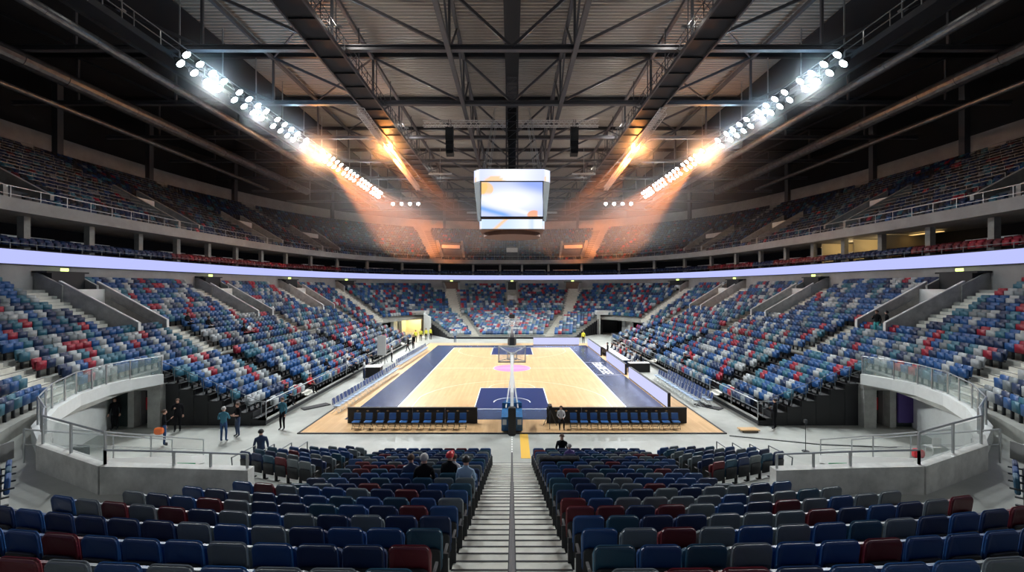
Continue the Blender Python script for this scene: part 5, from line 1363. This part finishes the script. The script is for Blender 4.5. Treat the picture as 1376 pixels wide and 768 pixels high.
M['jumper'] = mat('teal_jumper', (.03, .14, .20), .8); M['jeans'] = mat('jeans', (.015, .05, .14), .8); M['lblue'] = mat('light_blue_shirt', (.25, .36, .50), .8)
M['hivis'] = mat('hivis_yellow', (.75, .75, .06), .6); M['cwhite'] = mat('white_cloth', (.65, .65, .66), .8); M['cblack'] = mat('black_cloth', (.008, .008, .010), .95, spec=.15)
def S(x, y): return px(x, y, 0)
person(S(301, 593), .2, 'person in teal jumper and blue jeans standing on the concrete, seen from behind', 'fold', 'jumper', 'jeans', hair='hair_grey')
person(S(320, 586), 2.6, 'person in dark shirt with folded arms standing beside the teal jumper', 'fold', 'cblack', 'navy', False, 'hair_brown')
person(S(380, 577), 2.9, 'person in dark vest with lanyard standing alone by the left stand railing', 'phone', 'jumper', 'cblack', True, 'hair_brown')
person((-10.7, 18.3, 0), .5, 'person in dark blue jacket and black cap behind the turned left seat block', 'stand', 'navy', 'cblack', True, 'hair_black', cap=True, scale=1.05)
person(S(221, 598), -.9, 'person in black jacket and white shirt leaning over a bag in the left pit', 'phone', 'cblack', 'jeans', True, 'hair_brown')
person(S(239, 579), -2.6, 'person in black holding a bright bundle before the black stand end, left', 'phone', 'cblack', 'cblack', True, 'hair_brown')
person((-22.1, 23.9, 0), -2.8, 'person in black clothes by the dark door of the left pit', 'stand', 'cblack', 'cblack', True, 'hair_brown')
mb = MB(); mb.rrect(.42, .34, .12, .22, c=(0, 0, 0), bev=.05); tag(mb.build('bag', 'orange', loc=S(214, 600)+Vector((0, 0, .62))), 'orange bag held up beside the person in the left pit', 'bag')
# seated group in the near stand, left of the stairs
def seatpos(sg, k, j):
    x = 1.16+.525*j; return (sg*x, near_y(k, x)+.10, near_z(k))
person(seatpos(-1, 10, 0), -.1, 'person with dark hair and light blue shirt in the aisle seat left of the stairs', 'sit', 'lblue', 'jeans', True, 'hair_black', scale=.98)
person(seatpos(-1, 10, 2), .1, 'grey-haired person in black sitting left of the stairs', 'sit', 'cblack', 'cblack', True, 'hair_grey', scale=1.02)
person(seatpos(-1, 9, 1), -.3, 'person in red cap and dark jacket sitting left of the stairs', 'sit', 'cblack', 'navy', True, 'extred', cap=True)
person(seatpos(-1, 9, 3), .2, 'brown-haired person in navy top, outermost of the group left of the stairs', 'sit', 'navy', 'navy', True, 'hair_brown', scale=.95)
person(seatpos(-1, 8, 1), -.2, 'person in pale shirt sitting in front of the red cap', 'sit', 'cwhite', 'jeans', True, 'hair_brown', scale=.9)
person(seatpos(1, 0, 2), 2.9, 'person in dark jacket in the front row right of the stairs, facing the camera', 'sit', 'cblack', 'navy', True, 'hair_brown', scale=1.05)
person(seatpos(1, 3, 2), .2, 'grey-haired person in purple seated right of the stairs', 'sit', 'purple', 'navy', True, 'hair_grey', scale=.88)
mb = MB(); nx_, ny_ = 14, 6; vs = []
for j in range(ny_+1):
    for i in range(nx_+1):
        x = .95+1.35*i/nx_; v = j/ny_; k5 = near_z(5); y0 = near_Y(5)
        y = y0-.26-.02*math.sin(i*1.7)+(.34*max(0, v-.55)/.45); z = k5+.35+.60*min(1, v/.55)-.05*max(0, v-.55)+.015*math.sin(i*2.3+j)
        vs.append((x, y, z))
mb.add(vs, [(j*(nx_+1)+i, j*(nx_+1)+i+1, (j+1)*(nx_+1)+i+1, (j+1)*(nx_+1)+i) for j in range(ny_) for i in range(nx_)])
o = mb.build('coat', 'cblack', smooth=True); md = o.modifiers.new('t', 'SOLIDIFY'); md.thickness = .04; tag(o, 'black coat draped over two seat backs right of the stairs', 'coat')
# people in the right vomitory and floor
x, y, nx, ny = ring(-(S_V1-1.0), 4.6/NROW)
person((x-.1, y, zrow(4)), rot_in(nx, ny)+.3, 'person in teal trousers standing in the largest right stand entrance', 'phone', 'cblack', 'tealcloth', True, 'hair_brown')
x, y, nx, ny = ring(-(S_V1-.55), 4.6/NROW)
person((x+.2, y, zrow(4)), rot_in(nx, ny)-.4, 'person in long black coat standing in the largest right stand entrance', 'stand', 'cblack', 'cblack', True, 'hair_black', long=True)
person(S(1042, 576), .8, 'person in black standing by the near corner of the right folding stand', 'fold', 'cblack', 'cblack', True, 'hair_black', scale=.95)
person(S(612, 460), PI, 'person in pale blue shirt standing at the far left corner of the court', 'stand', 'lblue', 'jeans', True, 'hair_grey')
person(S(556, 468), 2.5, 'person in black standing nearest the far left chairs', 'stand', 'cblack', 'cblack', True, 'hair_brown')
person(S(549, 472), 2.0, 'person in black walking behind the far left chairs', 'walk', 'cblack', 'cblack', True, 'hair_brown')
for i, (a, b) in enumerate(((566, 458), (573, 457), (559, 460), (579, 456))):
    person(S(a, b), PI+.3*i, 'steward in yellow vest at the left tunnel, %s from the court' % ORD[i], 'stand', 'hivis', 'cblack', True, 'hair_brown', group='stewards at the tunnel')
person((-12.6, 36.6, 0), -1.2, 'person in white shirt standing at the draped equipment table', 'phone', 'cwhite', 'navy', True, 'hair_black')
person((-13.2, 39.2, 0), -1.5, 'person in navy top behind the draped equipment table', 'stand', 'navy', 'cblack', True, 'hair_brown')
person((-12.7, 45.3, 0), -1.4, 'camera operator in white top beside the television tripod', 'phone', 'cwhite', 'cblack', True, 'hair_black')
person(S(829, 463), 2.2, 'person in yellow and white top at the far right corner of the court', 'stand', 'hivis', 'cwhite', True, 'hair_brown', scale=.95) if False else None
person((10.0, 60.2, 0), 2.8, 'person in yellow top standing behind the far right LED board', 'stand', 'hivis', 'cblack', True, 'hair_brown')
person((10.6, 47.6, 0), 1.6, 'person in black standing in the gap between the right LED boards', 'stand', 'cblack', 'cblack', True, 'hair_black')
person((2.75, 24.1, .04), PI, 'person in white top crouching by the right barrier camera', 'sit', 'cwhite', 'cblack', True, 'hair_brown', scale=.9)
# press seats: people behind the LED boards
rp_ = random.Random(21); cl = ['cwhite', 'cblack', 'extred', 'navy', 'lblue', 'cblack', 'cwhite', 'jumper']; cnm = {'cwhite': 'white', 'cblack': 'black', 'extred': 'red', 'navy': 'navy', 'lblue': 'pale blue', 'jumper': 'teal'}
hl = ['hair_brown', 'hair_black', 'hair_grey']; hn = {'hair_brown': 'brown', 'hair_black': 'black', 'hair_grey': 'grey'}
for k in range(2):
    for i in range(13):
        if rp_.random() < .15: continue
        c = cl[(i*3+k*5) % 8]; h = hl[(i+k) % 3]; y = 42.4+.78*i; x = 11.9+.85*k
        putc(x, y, PI/2, 'blue folding chair at the press tables, %s row, %s from the near end' % (['inner', 'outer'][k], ORD[i]), 'press chairs')
        person((x-.02, y, 0), PI/2+rp_.uniform(-.3, .3), '%s-haired person in %s at the press tables, %s row, %s along' % (hn[h], cnm[c], ['inner', 'outer'][k], ORD[i]), 'sit', c, 'cblack', True, h, group='people at the press tables')
# spectators scattered in the folding stands
def in_tel(sg, q, y, c, h, lab):
    person((sg*(TX+TD*q+.30), y, zt(q)-.02), sg*PI/2+rp_.uniform(-.3, .3), lab, 'sit', c, 'cblack', True, h)
for i, (q, y) in enumerate(((1, 45.0), (1, 46.1), (2, 47.5), (1, 49.0), (2, 50.1), (3, 46.6), (0, 50.9), (2, 44.2), (3, 51.2), (1, 57.0), (0, 55.4), (4, 48.0), (1, 40.0-2.2), (2, 38.6))):
    c = cl[(i*5+1) % 8]; h = hl[i % 3]; in_tel(1, q, y, c, h, '%s-haired spectator in %s on the right folding stand, %s row, %s spectator along' % (hn[h], cnm[c], ORD[q], ORD[i]))
for i, (q, y) in enumerate(((0, 30.6), (1, 35.2), (0, 37.6), (0, 38.7), (1, 39.6), (0, 43.0), (1, 44.1), (0, 47.2), (2, 46.0), (0, 27.4))):
    c = cl[(i*3+2) % 8]; h = hl[(i+1) % 3]; in_tel(-1, q, y, c, h, '%s-haired spectator in %s on the left folding stand, %s row, %s spectator along' % (hn[h], cnm[c], ORD[q], ORD[i]))
for i, (sv, r) in enumerate(((S_V1-6.2, 3), (S_V1-8.6, 1), (S_V1-9.4, 1), (S_V1-4.9, 4))):
    x, y, nx, ny = ring(sv, (r+.5)/NROW); c = ['cblack', 'cblack', 'cwhite', 'cblack'][i]
    person((x, y, zrow(r)), rot_in(nx, ny), 'dark-clad spectator in the left fixed seats beyond the largest entrance, %s' % ['third row', 'second row aisle side', 'second row, pale top', 'fifth row'][i], 'sit', c, 'cblack', True, hl[i % 3], scale=1.05)
for ob in ():
    pass
